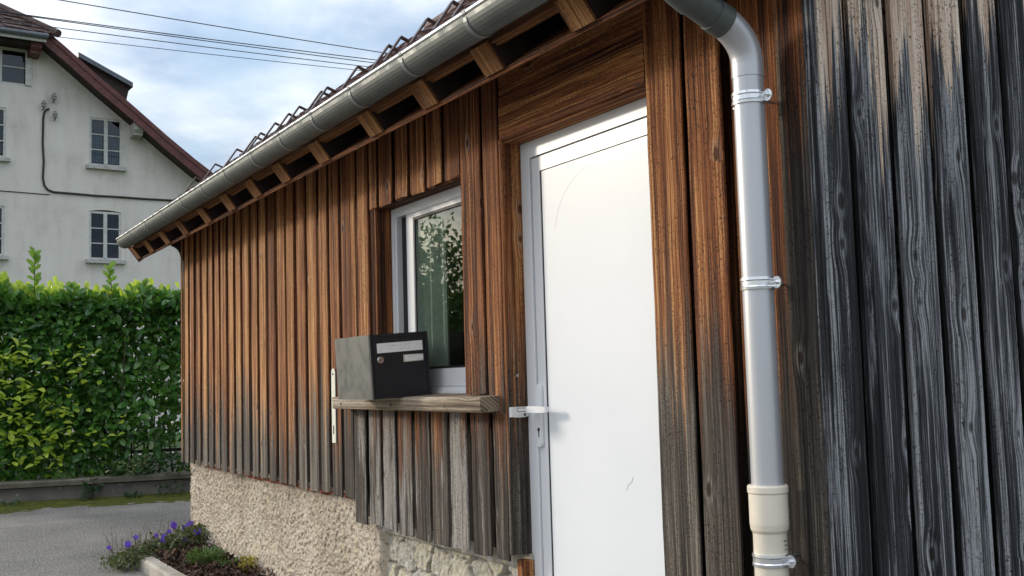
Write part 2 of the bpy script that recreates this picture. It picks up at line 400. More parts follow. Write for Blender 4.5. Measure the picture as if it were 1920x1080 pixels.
def rubble():
    m, t, b = mat('rubble_stone')
    at = N(t, 'ShaderNodeAttribute'); at.attribute_name = 'wd'; at.attribute_type = 'GEOMETRY'
    sp = N(t, 'ShaderNodeSeparateColor'); t.links.new(at.outputs['Color'], sp.inputs[0])
    p = posco(t); n2 = noise(t, p, 34, 6, .7); n3 = noise(t, p, 110, 3, .6)
    st = mixc(t, sp.outputs[0], (.36, .34, .29), (.56, .50, .34))
    st = mixc(t, maprange(t, n2, .42, .62), st, (.62, .60, .55)); st = mixc(t, maprange(t, n3, .6, .75, 0, .7), st, (.15, .13, .1))
    mo = mixc(t, maprange(t, n2, .4, .65), (.30, .275, .235), (.52, .485, .42)); mo = mixc(t, maprange(t, n3, .56, .7, 0, .7), mo, (.09, .08, .065))
    c = mixc(t, sp.outputs[1], mo, st)
    t.links.new(c, b.inputs['Base Color']); b.inputs['Roughness'].default_value = .9; b.inputs['Specular IOR Level'].default_value = .2
    bump(t, b, math_(t, 'ADD', n2, math_(t, 'MULTIPLY', n3, .5)), .8, .012); return m
RUBBLE = rubble()
def asphalt():
    m, t, b = mat('asphalt')
    p = posco(t); n1 = noise(t, p, .7, 6, .6); n2 = noise(t, p, 60, 5, .8); n3 = noise(t, p, 14, 5, .7)
    vo = N(t, 'ShaderNodeTexVoronoi'); _set(vo, Scale=55.0); t.links.new(p, vo.inputs['Vector'])
    c = ramp(t, n1, [(.36, (.060, .056, .050)), (.50, (.110, .103, .092)), (.64, (.175, .165, .148))])
    c = mixc(t, maprange(t, n2, .50, .60, 0, .85), c, (.46, .435, .39)); c = mixc(t, maprange(t, n3, .58, .74, 0, .5), c, (.05, .047, .04))
    c = mixc(t, maprange(t, vo.outputs['Distance'], .0, .22, .6, 0), c, (.05, .048, .045))
    t.links.new(c, b.inputs['Base Color']); t.links.new(maprange(t, n2, .3, .7, .62, .9), b.inputs['Roughness']); b.inputs['Specular IOR Level'].default_value = .4
    bump(t, b, math_(t, 'SUBTRACT', n2, math_(t, 'MULTIPLY', vo.outputs['Distance'], -.6)), .9, .008); return m
ASPH = asphalt()
def concrete(name, lo, hi, spots=True, sc=5):
    m, t, b = mat(name)
    p = posco(t); n1 = noise(t, p, sc, 7, .65); n2 = noise(t, p, 60, 4, .65); n3 = noise(t, p, 16, 5, .6)
    c = ramp(t, n1, [(.3, lo), (.7, hi)])
    if spots:
        c = mixc(t, maprange(t, n3, .6, .72, 0, .8), c, (.42, .41, .38)); c = mixc(t, maprange(t, n2, .58, .72, 0, .6), c, tuple(x * .35 for x in lo))
    t.links.new(c, b.inputs['Base Color']); b.inputs['Roughness'].default_value = .92; b.inputs['Specular IOR Level'].default_value = .2
    bump(t, b, n2, .5, .01); return m
COPING = concrete('old_coping', (.085, .08, .06), (.20, .19, .15))
LOWW = concrete('low_wall_concrete', (.10, .095, .085), (.19, .18, .165), True, 3)
KERB = concrete('edging_concrete', (.30, .27, .22), (.50, .47, .41))
MOSS = concrete('moss', (.022, .030, .006), (.105, .115, .018), False, 22)
SOIL = concrete('garden_soil', (.018, .011, .008), (.05, .032, .024), False, 20)
GRASSY = concrete('rough_lawn', (.03, .05, .015), (.07, .10, .03), False, 3)
REDW = simple('red_bargeboard', (.105, .030, .026), .6, 0, .30, 5)
DKWOOD = simple('dark_eave_wood', (.032, .018, .015), .8, 0, .3, 8)
SLATE = simple('grey_sheet_metal', (.10, .115, .13), .5, .3, .15, 6)
HTILE = simple('old_house_tile', (.075, .045, .038), .85, 0, .5, 9, .6, 30)
HFRAME = simple('old_white_window_paint', (.50, .50, .47), .6, 0, .18, 12)
HSILL = simple('house_sill_stone', (.42, .41, .39), .9, 0, .25, 12)
CABLE = simple('black_cable', (.025, .017, .015), .6)
PORC = simple('porcelain', (.26, .25, .24), .3, 0, .2, 30)
WIREM = simple('overhead_wire', (.02, .02, .025), .5)
IRON = simple('black_iron', (.012, .012, .012), .5, .4)
BARKM = simple('tree_bark', (.07, .055, .04), .9, 0, .4, 12, .6, 40)
STEMM = simple('brown_stem', (.045, .035, .02), .8, 0, .3, 20)

def leaf_mat(name, lo, hi, trans, rough=.35, tw=.35, spec=.5):
    m, t, b = mat(name)
    o = t.nodes['Material Output']
    g = N(t, 'ShaderNodeNewGeometry')
    c = ramp(t, g.outputs['Random Per Island'], [(0, lo), (1, hi)])
    t.links.new(c, b.inputs['Base Color']); b.inputs['Roughness'].default_value = rough; b.inputs['Specular IOR Level'].default_value = spec
    tl = N(t, 'ShaderNodeBsdfTranslucent'); tl.inputs[0].default_value = (*trans, 1)
    mx = N(t, 'ShaderNodeMixShader'); mx.inputs[0].default_value = tw
    t.links.new(b.outputs[0], mx.inputs[1]); t.links.new(tl.outputs[0], mx.inputs[2]); t.links.new(mx.outputs[0], o.inputs[0])
    return m
LAUREL = leaf_mat('laurel_leaf', (.017, .076, .016), (.10, .235, .042), (.19, .42, .04), .30, .25, .55)
SUNLIT_YOUNG = leaf_mat('sunlit_young_leaf', (.20, .34, .035), (.50, .60, .09), (.60, .74, .08), .4, .38, .35)  # pale yellow-green: sunlight on the hedge put into the leaf colour
MIDL = leaf_mat('shoot_leaf', (.05, .13, .02), (.12, .24, .035), (.25, .42, .04), .4, .35, .35)
GERL = leaf_mat('geranium_leaf', (.035, .06, .022), (.13, .14, .06), (.12, .18, .04), .6, .25)
GERF = leaf_mat('purple_petal', (.10, .045, .42), (.17, .075, .58), (.22, .10, .60), .6, .3)
HERB = leaf_mat('herb_leaf', (.04, .10, .025), (.11, .20, .06), (.15, .25, .05), .6, .3)
YELL = leaf_mat('yellow_leaf', (.30, .28, .05), (.50, .44, .12), (.4, .36, .06), .6, .3)
WEED = leaf_mat('weed_leaf', (.015, .05, .02), (.04, .10, .035), (.06, .14, .03), .5, .25)
TREEL = leaf_mat('tree_leaf', (.04, .08, .025), (.11, .17, .06), (.2, .3, .06), .5, .35)
CHIP = leaf_mat('bark_chip', (.018, .008, .006), (.13, .075, .05), (.0, .0, .0), .9, .0)

# ================================================================== SETTING: ground
def sheet(name, x0, x1, y0, y1, z, m, kind='structure', n=1):
    mb = MB(); 
    for p in ((x0, y0), (x1, y0), (x1, y1), (x0, y1)): mb.addv((p[0], p[1], z))
    mb.f.append((0, 1, 2, 3)); o = mb.build(name, m); o['kind'] = kind; return o
sheet('ground', -300, 300, -300, 300, -.03, GRASSY)
sheet('asphalt_yard', -30, 12, -18, 13.9, 0.0, ASPH)

# ================================================================== SHED
shed = empty('wooden_shed', (2.1, 5.4, 0))
tag(shed, 'wooden shed clad in weathered vertical boards with a white door and a tiled roof', 'shed')
SH = Vector((2.1, 5.4, 0))
class SMB(MB):      # builds in world coordinates, stores relative to the shed's base
    def build(s, *a, **k):
        s.v = [(x - SH.x, y - SH.y, z - SH.z) for x, y, z in s.v]
        return MB.build(s, *a, **k)
XF = 2.10            # front face of boards
TB = .009
Xax, Yax, Zax = Vector((1, 0, 0)), Vector((0, 1, 0)), Vector((0, 0, 1))
_id = [0]
def WD(wt=1.2, tone=None, pale=.3):
    _id[0] += 1
    return (wt / 4.0, random.random() if tone is None else tone, pale, (_id[0] * .6180339) % 1.0)
def fboard(mb, ya, yb, z0, z1, x=XF, t=TB, wt=1.2, tone=None, pale=.3, n=10, jit=.0015, ej=.006):
    lo, hi = min(ya, yb), max(ya, yb)
    xo = random.uniform(-.003, .003)
    mb.beam((x + t / 2 + xo, (lo + hi) / 2, z0), (x + t / 2 + xo, (lo + hi) / 2, z1), -Yax, hi - lo, -Xax, t, WD(wt, tone, pale), .003, n, jit, ej, random.uniform(-.0005, .002))
far = [8.812, 8.776, 8.696, 8.597, 8.519, 8.407, 8.339, 8.228, 8.162, 8.04, 7.977, 7.87, 7.802, 7.694, 7.633, 7.502, 7.449, 7.329, 7.263, 7.159, 7.101, 6.974, 6.912, 6.798, 6.743, 6.613, 6.555, 6.433, 6.382, 6.251, 6.206, 6.078, 6.028, 5.894, 5.848, 5.706, 5.658, 5.541, 5.492, 5.359, 5.312, 5.19]
front = SMB()
ZT = 2.53
for i in range(0, len(far), 2):
    ya, yb = far[i], far[i + 1]
    fboard(front, ya, yb, .712 + random.uniform(-.008, .006), ZT, wt=1.12 + random.uniform(-.16, .14), tone=random.uniform(.40, .78), pale=random.uniform(.1, .3))
fboard(front, 5.185, 5.131, 1.168, ZT, wt=1.25, tone=.55)
fboard(front, 5.093, 4.958, 1.24, ZT, wt=1.2, tone=.5, pale=.2)
# boards over the window
ab = [4.929, 4.843, 4.803, 4.662, 4.621, 4.488, 4.449, 4.305, 4.272, 4.133, 4.099, 3.960]
for i in range(0, len(ab), 2):
    fboard(front, ab[i], ab[i + 1], 2.15 + random.uniform(-.004, .006), ZT, wt=-2, tone=random.uniform(.35, .6), ej=.008)
fboard(front, 3.953, 3.784, 1.236, ZT, wt=1.34, tone=.48, pale=.2)
fboard(front, 3.763, 3.640, 1.16, ZT, wt=1.32, tone=.46, pale=.2)
# boards under the sill
bl = [5.176, 5.03, 4.995, 4.85, 4.817, 4.681, 4.644, 4.501, 4.465, 4.32, 4.288, 4.139, 4.107, 3.962, 3.928, 3.78, 3.74, 3.64]
for i in range(0, len(bl), 2):
    fboard(front, bl[i], bl[i + 1], .600 + random.uniform(-.008, .006), 1.165, wt=1.13 + random.uniform(-.06, .05), tone=random.uniform(.38, .62), pale=random.uniform(.40, .88))
# right of the door
fboard(front, 2.681, 2.508, .15, ZT, wt=1.42, tone=.50, pale=.12, n=14)
fboard(front, 2.486, 2.332, .15, ZT, wt=1.36, tone=.55, pale=.15, n=14)
fboard(front, 2.312, 2.120, .15, ZT, x=XF + .022, wt=1.30, tone=.42, pale=.1)
fboard(front, 2.108, 1.986, .15, ZT, wt=2.12, tone=.36, pale=.12, n=14)
# under-layer behind the gaps
for (ya, yb, z0, z1) in ((8.80, 5.20, .72, ZT), (5.20, 4.905, 1.17, ZT), (4.905, 3.955, 2.155, ZT), (3.955, 3.64, 1.17, ZT), (5.19, 3.64, .61, 1.165), (2.685, 1.99, .15, ZT)):
    n = max(1, int((ya - yb) / .16)); w = (ya - yb) / n
    for k in range(n):
        fboard(front, ya - k * w - .001, ya - (k + 1) * w + .001, z0 + .012, z1, x=XF + .058, t=.02, wt=1.25, tone=.30, pale=.1, n=2)
front.build('board_cladding', BROWN, shed, label='long side of brown vertical boards greying towards the bottom')

# gable: board on board, nearly black, bleached at the top
gab = SMB()
YG = 1.976
edges = [(2.125, 2.227), (2.286, 2.387), (2.455, 2.553), (2.622, 2.717), (2.795, 2.889), (2.958, 3.063)]
x = 3.12
while x < 6.3: edges.append((x, x + .115)); x += .165
wts = [1.92, 2.08, 2.06, 2.14, 2.36, 2.6]
def gboard(a, b, z0, z1, y, t, wt, tone, pale, n=16, bev=.033):
    yo = random.uniform(-.003, .003); wd = WD(wt, tone, pale); w = b - a; bv = bev * random.uniform(.85, 1.1) if bev else .003
    yb = y + yo; sx = random.uniform(-.003, .003)
    prof = [(-bv, t), (-bv, .011 if bev else .003), (-.0016, .0012), (0, .0052 if bev else .001), (.0018, .0), (w * .35, -.002), (w * .7, -.0015), (w - .006, .0), (w, .005), (w, t)]
    us = [p[0] + (-.02 if i == 0 else .02 if i == 9 else 0) for i, p in enumerate(prof)]
    rings = []; uvs = []; sd_ = random.uniform(0, 99)
    for k in range(n + 1):
        z = z0 + (z1 - z0) * k / n
        j1 = .004 * (vnoise(np.array([z * 3.1 + sd_]), np.array([1.]), 4)[0] - .5); j2 = .004 * (vnoise(np.array([z * 4.3 + sd_]), np.array([9.]), 4)[0] - .5)
        m_ = .35 if not bev else 1
        rings.append([(a + px + (j1 if i < 5 else j2 if i > 6 else 0) * m_ + sx * (k / n) * m_, yb + py, z) for i, (px, py) in enumerate(prof)]); uvs.append([(uu, z - z0) for uu in us])
    gab.loft(rings, uvs, wd)
def roofz(x, s=1): return 2.50 + .763 * (x - 2.05) if x < 4.55 else 2.50 + .763 * (2.5 - (x - 4.55))
gboard(2.101, 2.119, .15, 2.45, YG - .004, .03, 2.6, .42, .35, bev=0)
for i, (a, b) in enumerate(edges):
    gboard(a, b, .15 + random.uniform(-.01, .01), min(roofz(a), roofz(b)) - .02, YG, .027, wts[i] if i < 6 else 2.4 + random.uniform(-.2, .2), random.uniform(.38, .62), random.uniform(.30, .62), bev=(.005 if i == 0 else .027))
    gboard(b - .03, (edges[i + 1][0] if i + 1 < len(edges) else 6.32) + .012, .16, min(roofz(b), roofz(b + .05)) - .03, YG + .055, .02, 2.3, .35, .1, 3, 0)
gab.build('board_cladding', GREYW, shed, label='gable side of nearly black weathered boards bleached at the top')

# back walls and inner lining keep the inside dark
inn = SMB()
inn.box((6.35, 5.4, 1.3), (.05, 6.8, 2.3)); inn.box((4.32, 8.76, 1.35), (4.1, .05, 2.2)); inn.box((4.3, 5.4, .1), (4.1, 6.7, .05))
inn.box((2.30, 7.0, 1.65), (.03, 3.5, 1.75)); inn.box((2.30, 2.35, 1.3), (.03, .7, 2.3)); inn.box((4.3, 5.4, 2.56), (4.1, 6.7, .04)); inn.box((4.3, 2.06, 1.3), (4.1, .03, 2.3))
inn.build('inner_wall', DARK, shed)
fg = SMB()   # far gable boards
y = 8.80
for k in range(26):
    xx = 2.118 + k * .162
    fg.beam((xx + .08, y, .71), (xx + .08, y, roofz(xx + .08) - .04), Xax, .155, Yax, .03, WD(1.2, .4, .2), .003, 3, .001, .004)
fg.build('board_cladding', BROWN, shed, label='far gable side of brown boards facing the hedge')

# lintel boards over the door, reveals
lin = SMB()
lin.beam((XF + .014, 3.622, 2.232 + .085), (XF + .014, 2.686, 2.226 + .085), Zax, .170, -Xax, .030, WD(-3, .50, 0), .003, 8, .0012)
lin.beam((XF + .018, 3.622, 2.405 + .06), (XF + .018, 2.686, 2.400 + .06), Zax, .120, -Xax, .030, WD(-3, .40, 0), .003, 8, .0012)
lin.build('lintel_board', BROWN, shed)
rev = SMB()
rev.beam((2.159, 3.636, .62), (2.159, 3.636, 2.238), Xax, .108, -Yax, .026, WD(1.35, .42, .15), .002, 10, .0006, .003)       # door, left
rev.beam((2.159, 2.674, .2), (2.159, 2.674, 2.232), Xax, .088, Yax, .026, WD(1.3, .42, .15), .002, 6, .0006)
rev.beam((2.166, 3.628, 2.2335), (2.166, 2.69, 2.2295), Xax, .096, Zax, .024, WD(-3, .56, 0), .002, 4, .0004)               # head
rev.beam((2.17, 3.63, .1), (2.17, 3.63, .598), Xax, .05, -Yax, .05, WD(-3, .62, 0), .003, 3, .001)                         # orange post foot
rev.build('door_surround', BROWN, shed)
wrv = SMB()
wrv.beam((2.170, 4.915, 1.232), (2.170, 4.915, 2.152), Xax, .098, -Yax, .022, WD(-3, .36, .1), .002, 8, .0005)
wrv.beam((2.170, 3.948, 1.232), (2.170, 3.948, 2.152), Xax, .098, Yax, .022, WD(-3, .36, .1), .002, 4, .0005)
wrv.beam((2.170, 4.93, 2.164), (2.170, 3.95, 2.160), Xax, .098, Zax, .022, WD(-3, .30, 0), .002, 4, .0005)
wrv.build('window_surround', BROWN, shed)

# sill: thick plank sloping outwards
sl = SMB()
a2 = Vector((-.055, 0, 1)).normalized(); a1 = Vector((1, 0, .055)).normalized()
sl.beam((2.112, 5.25, 1.2015), (2.112, 3.675, 1.2015), a1, .200, a2, .060, WD(-3, .50, 0), .004, 10, .0015)
sl_o = sl.build('window_sill', SILLW, shed)
for yy in (5.13, 4.52, 3.98):
    hol = SMB(); hol.tube([(2.0135, yy, 1.192), (2.009, yy, 1.192)], .0055, 10); hol.build('bolt_hole', GASKET, sl_o)
br = SMB()   # pale metal strip behind the sill end
pts = []
for a in np.linspace(0, math.pi, 9): pts.append((2.0935, 5.447 + .026 * math.cos(a), 1.350 + .026 * math.sin(a)))
pts += [(2.0935, 5.421, .982), (2.0935, 5.473, .982)]
br.poly_extrude(pts, (.004, 0, 0))
bro = br.build('sill_bracket', WHITEP, shed)
sb = SMB(); sb.box((2.092, 5.447, 1.05), (.003, .007, .045)); sb.build('slot', GASKET, bro); sb = SMB(); sb.tube([(2.0935, 5.447, 1.345), (2.0895, 5.447, 1.345)], .005, 10); sb.build('screw_hole', GASKET, bro)

# window
XW = 2.215
wf = SMB()
def ring(mb, x, y0, y1, z0, z1, w, t, wb=None, wt_=None):
    wb = wb or w; wt_ = wt_ or w
    mb.box((x + t / 2, y1 - w / 2, (z0 + z1) / 2), (t, w, z1 - z0)); mb.box((x + t / 2, y0 + w / 2, (z0 + z1) / 2), (t, w, z1 - z0))
    mb.box((x + t / 2, (y0 + y1) / 2, z1 - wt_ / 2), (t, y1 - y0 - 2 * w - .001, wt_)); mb.box((x + t / 2, (y0 + y1) / 2, z0 + wb / 2), (t, y1 - y0 - 2 * w - .001, wb))
ring(wf, XW, 3.945, 4.912, 1.222, 2.155, .046, .07)
ring(wf, XW - .012, 3.955, 4.902, 1.226, 2.150, .022, .014)
wfo = wf.build('window', UPVC, shed)
sash = SMB()
ring(sash, XW + .012, 4.005, 4.778, 1.270, 2.122, .080, .05, None, .036)
so = sash.build('sash', UPVC, wfo)
gk = SMB(); ring(gk, XW + .0145, 4.083, 4.699, 1.349, 2.087, .012, .008); gk.build('gasket', GASKET, wfo)
gk = SMB(); ring(gk, XW + .030, 3.990, 4.868, 1.266, 2.124, .092, .02, None, .03); gk.build('frame_gap', GASKET, wfo)
gl = SMB(); gl.box((XW + .026, 4.391, 1.719), (.006, .62, .75), ch=.0005); gl.build('pane', GLASS, wfo)
cu = SMB(); rings = []
for zz in (1.28, 2.12):
    rings.append([(XW + .055 + .012 * math.sin(i * 1.9) + .006 * math.sin(i * .7), 4.44 + i * .0125, zz) for i in range(34)])
cu.loft(rings, None, caps=False, closed=False); cu.build('curtain', CURT, wfo, smooth=True)
it = SMB(); it.box((3.3, 4.6, 1.02), (.9, 1.1, .05)); it.box((3.4, 4.1, .95), (.5, .5, .9)); it.build('table', CURT, wfo)

# door
XD = 2.200
df = SMB()
def doorframe(mb, x, y0, y1, z0, z1, w, t):
    mb.box((x + t / 2, y1 - w / 2, (z0 + z1) / 2), (t, w, z1 - z0)); mb.box((x + t / 2, y0 + w / 2, (z0 + z1) / 2), (t, w, z1 - z0)); mb.box((x + t / 2, (y0 + y1) / 2, z1 - w / 2), (t, y1 - y0 - 2 * w - .001, w))
doorframe(df, XD - .006, 2.684, 3.622, .16, 2.221, .064, .07)
door = df.build('door', UPVC, shed)
lf = SMB(); doorframe(lf, XD + .002, 2.752, 3.553, .19, 2.152, .056, .05); lfo = lf.build('door_leaf', UPVC, door)
gp = SMB(); doorframe(gp, XD + .010, 2.74, 3.565, .18, 2.164, .03, .01); doorframe(gp, XD + .006, 2.803, 3.5035, .2, 2.1025, .014, .02)
gp.build('gasket', GASKET, door)
pn = SMB(); pn.box((XD + .015, 3.148, 1.15), (.022, .676, 1.884)); pn.build('door_panel', PANEL, door)
ro = SMB(); rings = []     # thin raised arc shaped to stand in for a reflection on the panel
arc = [(XD + .0045, 3.40 - .30 * (1 - math.cos(a)), 1.83 + .23 * math.sin(a)) for a in np.linspace(.1, 1.35, 14)]
ro.tube(arc, .0010, 6); ro.build('reflection_arc', PANEL, door, smooth=True)
sc_ = SMB(); sc_.tube([(XD + .0038, 3.005, .905), (XD + .0036, 2.995, .925), (XD + .0038, 2.975, .935), (XD + .0036, 2.965, .955)], 0.0009, 5); sc_.build('scratch', simple('grey_scuff', (.58, .59, .59), .8), door)
hp = SMB()
def stadium(mb, x, yc, z0, z1, w, t):
    r = w / 2; p = [(x, yc + r * math.cos(a), z1 - r + r * math.sin(a)) for a in np.linspace(0, math.pi, 11)] + [(x, yc + r * math.cos(a), z0 + r + r * math.sin(a)) for a in np.linspace(math.pi, 2 * math.pi, 11)]
    q = [(x - t, yc + (yy - yc) * .82, (zz if False else (z0 + z1) / 2 + (zz - (z0 + z1) / 2) * .985)) for (_, yy, zz) in p]
    mb.loft([p, [(x - t * .6, yy, zz) for (_, yy, zz) in p], q])
stadium(hp, XD + .001, 3.535, 1.030, 1.272, .036, .013)
hpo = hp.build('handle', UPVC, door)
lev = SMB()
lev.tube([(XD - .010, 3.545, 1.176), (XD - .045, 3.545, 1.176)], .009, 12)
rg = []
for (yy, h, x0, x1) in ((3.556, .018, -.054, -.038), (3.54, .024, -.058, -.036), (3.50, .025, -.058, -.042), (3.46, .024, -.057, -.043), (3.428, .021, -.053, -.036), (3.420, .018, -.050, -.034)):
    rg.append([(XD + x0, yy, 1.176 - h / 2), (XD + x0, yy, 1.176 + h / 2), (XD + x1, yy, 1.176 + h / 2), (XD + x1, yy, 1.176 - h / 2)])
lev.loft(rg); lev.build('lever', UPVC, door)
kh = SMB(); kh.tube([(XD - .0105, 3.535, 1.098), (XD - .0135, 3.535, 1.098)], .0075, 12); kh.box((XD - .012, 3.535, 1.083), (.003, .005, .028), ch=.0005); kh.build('keyhole', GASKET, door)
# screw in the door surround
sw = SMB(); sw.tube([(2.15, 3.6235, 1.307), (2.15, 3.6195, 1.307)], .006, 10); sw.build('screw', BRASS, shed)

# plinth: roughcast left, rubble right
yy = np.arange(8.84, 5.02, -.007); zz = np.arange(-.05, .735, .007)
Yg, Zg = np.meshgrid(yy, zz, indexing='ij')
h = .010 * fbm(Yg * 80, Zg * 80, 3, 3) + .028 * fbm(Yg * 3, Zg * 3, 4, 8) + .008 * (vnoise(Yg * 75, Zg * 75, 5) > .62)
cr = np.exp(-((Zg - (.60 - .06 * (8.84 - Yg) * 4)) / .012) ** 2) * (Yg > 8.70); h = h - .02 * cr
edge = np.clip((Yg - 5.02) / .03, 0, 1)
P = np.stack([2.20 - h * edge + .03 * (1 - edge), Yg, Zg], -1); P -= np.array(SH)
pl = grid_mesh('plinth', P, ROUGH, shed, smooth=False); pl['label'] = 'cream roughcast plinth under the far boards'
xx = np.arange(2.205, 6.3, .03); Xg, Zg = np.meshgrid(xx, zz, indexing='ij')
P = np.stack([Xg, 8.845 + .01 * fbm(Xg * 30, Zg * 30, 3, 4), Zg], -1); P -= np.array(SH); grid_mesh('plinth', P, ROUGH, shed, smooth=False)['label'] = 'cream roughcast plinth facing the hedge'
# rubble part
yy = np.arange(5.10, 3.60, -.0055); zz = np.arange(-.05, .625, .0055)
Yg, Zg = np.meshgrid(yy, zz, indexing='ij')
pts = []; rows = [-.06, .07, .20, .33, .465, .575]
for i, z0 in enumerate(rows):
    yv = 5.2 - random.uniform(0, .12)
    while yv > 3.5:
        w = random.uniform(.12, .26) if i < 5 else random.uniform(.12, .2); pts.append((yv - w / 2, z0 + random.uniform(-.02, .02))); yv -= w
pts = np.array(pts)
wy = Yg + .03 * (fbm(Yg * 12, Zg * 12, 3, 21) - .5); wz = Zg + .03 * (fbm(Yg * 12, Zg * 12, 3, 22) - .5)
d = np.sqrt(((wy[..., None] - pts[:, 0]) * .80) ** 2 + ((wz[..., None] - pts[:, 1]) * 1.15) ** 2)
o2 = np.argpartition(d, 1, axis=-1)[..., :2]; ds = np.sort(np.take_along_axis(d, o2, -1), -1); near = d.argmin(-1)
e = ds[..., 1] - ds[..., 0] + .05 * (fbm(Yg * 16, Zg * 16, 3, 77) - .5)
m_ = np.clip((e - .008) / .009, 0, 1); m_ = m_ * m_ * (3 - 2 * m_)
rv = np.random.default_rng(5).random(len(pts))
stone = .012 + .014 * rv[near] + .022 * (fbm(Yg * 22, Zg * 22, 4, 31) - .5) + .02 * (fbm(Yg * 7, Zg * 7, 2, 33) - .5)
h = m_ * stone + .010 * fbm(Yg * 60, Zg * 60, 3, 41)
led = np.clip((Zg - .545) / .008, 0, 1); h = h * (1 - led) + led * (.045 + .006 * fbm(Yg * 40, Zg * 40, 3, 44))
P = np.stack([2.235 - h, Yg, Zg], -1); P -= np.array(SH)
tint = np.zeros(Yg.shape + (4,)); tint[..., 0] = rv[near] * (1 - led) + .55 * led; tint[..., 1] = np.maximum(m_, led * .8)
rb = grid_mesh('rubble_masonry', P, RUBBLE, shed, tint, smooth=False)
# red-brown edge of the masonry showing under the boards
rd = SMB(); y = 8.3; rings = []
while y > 5.19:
    s_ = .004 + .016 * vnoise(np.array([y * 9.0]), np.array([3.0]), 9)[0] * (1.0 if y < 7.2 else .5)
    rings.append([(2.172, y, .705), (2.150, y, .705), (2.150, y, .702 - s_), (2.172, y, .700 - s_ * 1.3)]); y -= .035
rd.loft(rings); rd.build('brick_edge', RUST, shed)

# eaves: rafters, fascia, soffit
YV0, YV1 = 1.80, 9.2
PS = .763; cs = 1 / math.hypot(1, PS); rd_ = Vector((cs, 0, PS * cs)); rn = Vector((-PS * cs, 0, cs))
sof = SMB()
E_ = Vector((1.862, 0, 2.352))
for k in range(3):
    p = E_ + rd_ * (.045 + k * .125) + rn * .009
    sof.beam((p.x, YV0, p.z), (p.x, YV1 - .002, p.z), rd_, .122 if k else .09, rn, .018, WD(-3, .30, 0), .002, 14, .0008)
sof.build('soffit', BROWN, shed)
fa = SMB()
fa.beam((1.803, YV0, 2.505), (1.803, YV1, 2.505), Zax, .120, -Xax, .022, WD(-3, .42, 0), .003, 16, .0008)
fa.beam((1.824, YV0, 2.492), (1.824, YV1, 2.492), Zax, .104, -Xax, .018, WD(-3, .46, 0), .003, 16, .0008)
fa.build('fascia', NEWW, shed)
raf_y = [9.15, 8.66, 8.12, 7.58, 6.98, 6.44, 5.93, 5.43, 4.87, 4.24, 3.71, 3.20, 2.65, 2.12]
for ry in raf_y:
    r_ = SMB(); tn = random.uniform(.45, .65)
    c0 = E_ + rn * (.018 + .055) + rd_ * .004
    for s_ in (-1, 1):
        r_.beam((c0.x, ry + s_ * .0325, c0.z), (c0.x + 2.6 * cs, ry + s_ * .0325, c0.z + 2.6 * PS * cs), Yax, .063, rn, .110, WD(-3, tn, 0), .003, 4, .0006, .003)
    ro2 = r_.build('rafter', DKWOOD, shed)  # dark colour paints the shade of the rafter bays onto the same wood
    r_ = SMB(); cE = c0 - rd_ * .006 + Yax * ry
    for s_ in (-1, 1): r_.beam(cE + Yax * s_ * .0325 - rn * .054, cE + Yax * s_ * .0325 + rn * .054, Yax, .0635, rd_ * -1, .012, WD(-3, tn, 0), .002, 2, .0006)
    r_.build('rafter_end', NEWW, ro2)  # paler copy of the rafter wood, painted as the lit end
# verge: barge board at both ends, small curved bracket at the far corner
for yv in (YV0 - .012, YV1 + .012):
    p = E_ + rn * .07 - rd_ * .01
    bb = SMB(); bb.beam((p.x, yv, p.z), (p.x + 3.1 * cs, yv, p.z + 3.1 * PS * cs), rn, .15, Yax, .022, WD(-3, .25, 0), .003, 6, .0008); bb.build('bargeboard', BROWN, shed)
bk = SMB(); prof = [(2.125, 2.50), (2.03, 2.48)] + [(2.03 + .085 * math.sin(a), 2.44 - .11 * (1 - math.cos(a))) for a in np.linspace(.1, 1.45, 8)] + [(2.125, 2.32)]
bk.poly_extrude([(x, 8.82, z) for x, z in prof], (0, .05, 0), WD(-3, .1, 0)); bk.build('corner_bracket', DKWOOD, shed)

# roof: tile courses with slightly uneven, overlapping tiles
rf = SMB()
r0 = Vector((1.745, 0, 2.546)); L = 3.58; course = .16; wti = .178
nc = int(L / course)
for c in range(nc + 1):
    base = r0 + rd_ * (c * course)
    y = YV0 - .03 + (wti / 2 if c % 2 else 0)
    while y < YV1 + .03:
        w = wti - .004; j = random.uniform(-.004, .004); tl = random.uniform(-.003, .003)
        ring0 = []; ring1 = []
        for q in range(5):
            f = q / 4; bul = .010 * math.sin(math.pi * f) ; pt = -.03 * math.sin(math.pi * f)
            ring0.append(base + rn * (.020 + bul + j + tl * f) + rd_ * (pt + .02) + Yax * (y + f * w))
            ring1.append(base + rn * (.004 + j * .4 + bul * .5) + rd_ * (course + .05) + Yax * (y + f * w))
        lo = [p - rn * .012 for p in ring0]
        rf.loft([lo, ring0, ring1], None, (0, 0, 0, 0), caps=False, closed=False)
        y += wti
# far slope and underside as plain sheets
ridge = r0 + rd_ * (L + .02)
def quad(mb, a, b, c, d):
    i = [mb.addv(p) for p in (a, b, c, d)]; mb.f.append(tuple(i))
un = r0 - rn * .004
quad(rf, un + Yax * YV0, un + Yax * YV1, un + rd_ * L + Yax * YV1, un + rd_ * L + Yax * YV0)
ro_ = rf.build('roof', TILE, shed)
bs = SMB()
ex = ridge.x * 2 - r0.x
quad(bs, ridge + Yax * (YV0 - .03), ridge + Yax * (YV1 + .03), Vector((ex, YV1 + .03, r0.z)), Vector((ex, YV0 - .03, r0.z)))
bs.tube([ridge + Yax * (YV0 - .03) + Zax * -.02, ridge + Yax * (YV1 + .03) + Zax * -.02], .075, 12)
bs.build('roof', TILE, shed, label='back slope of the tiled shed roof with ridge')
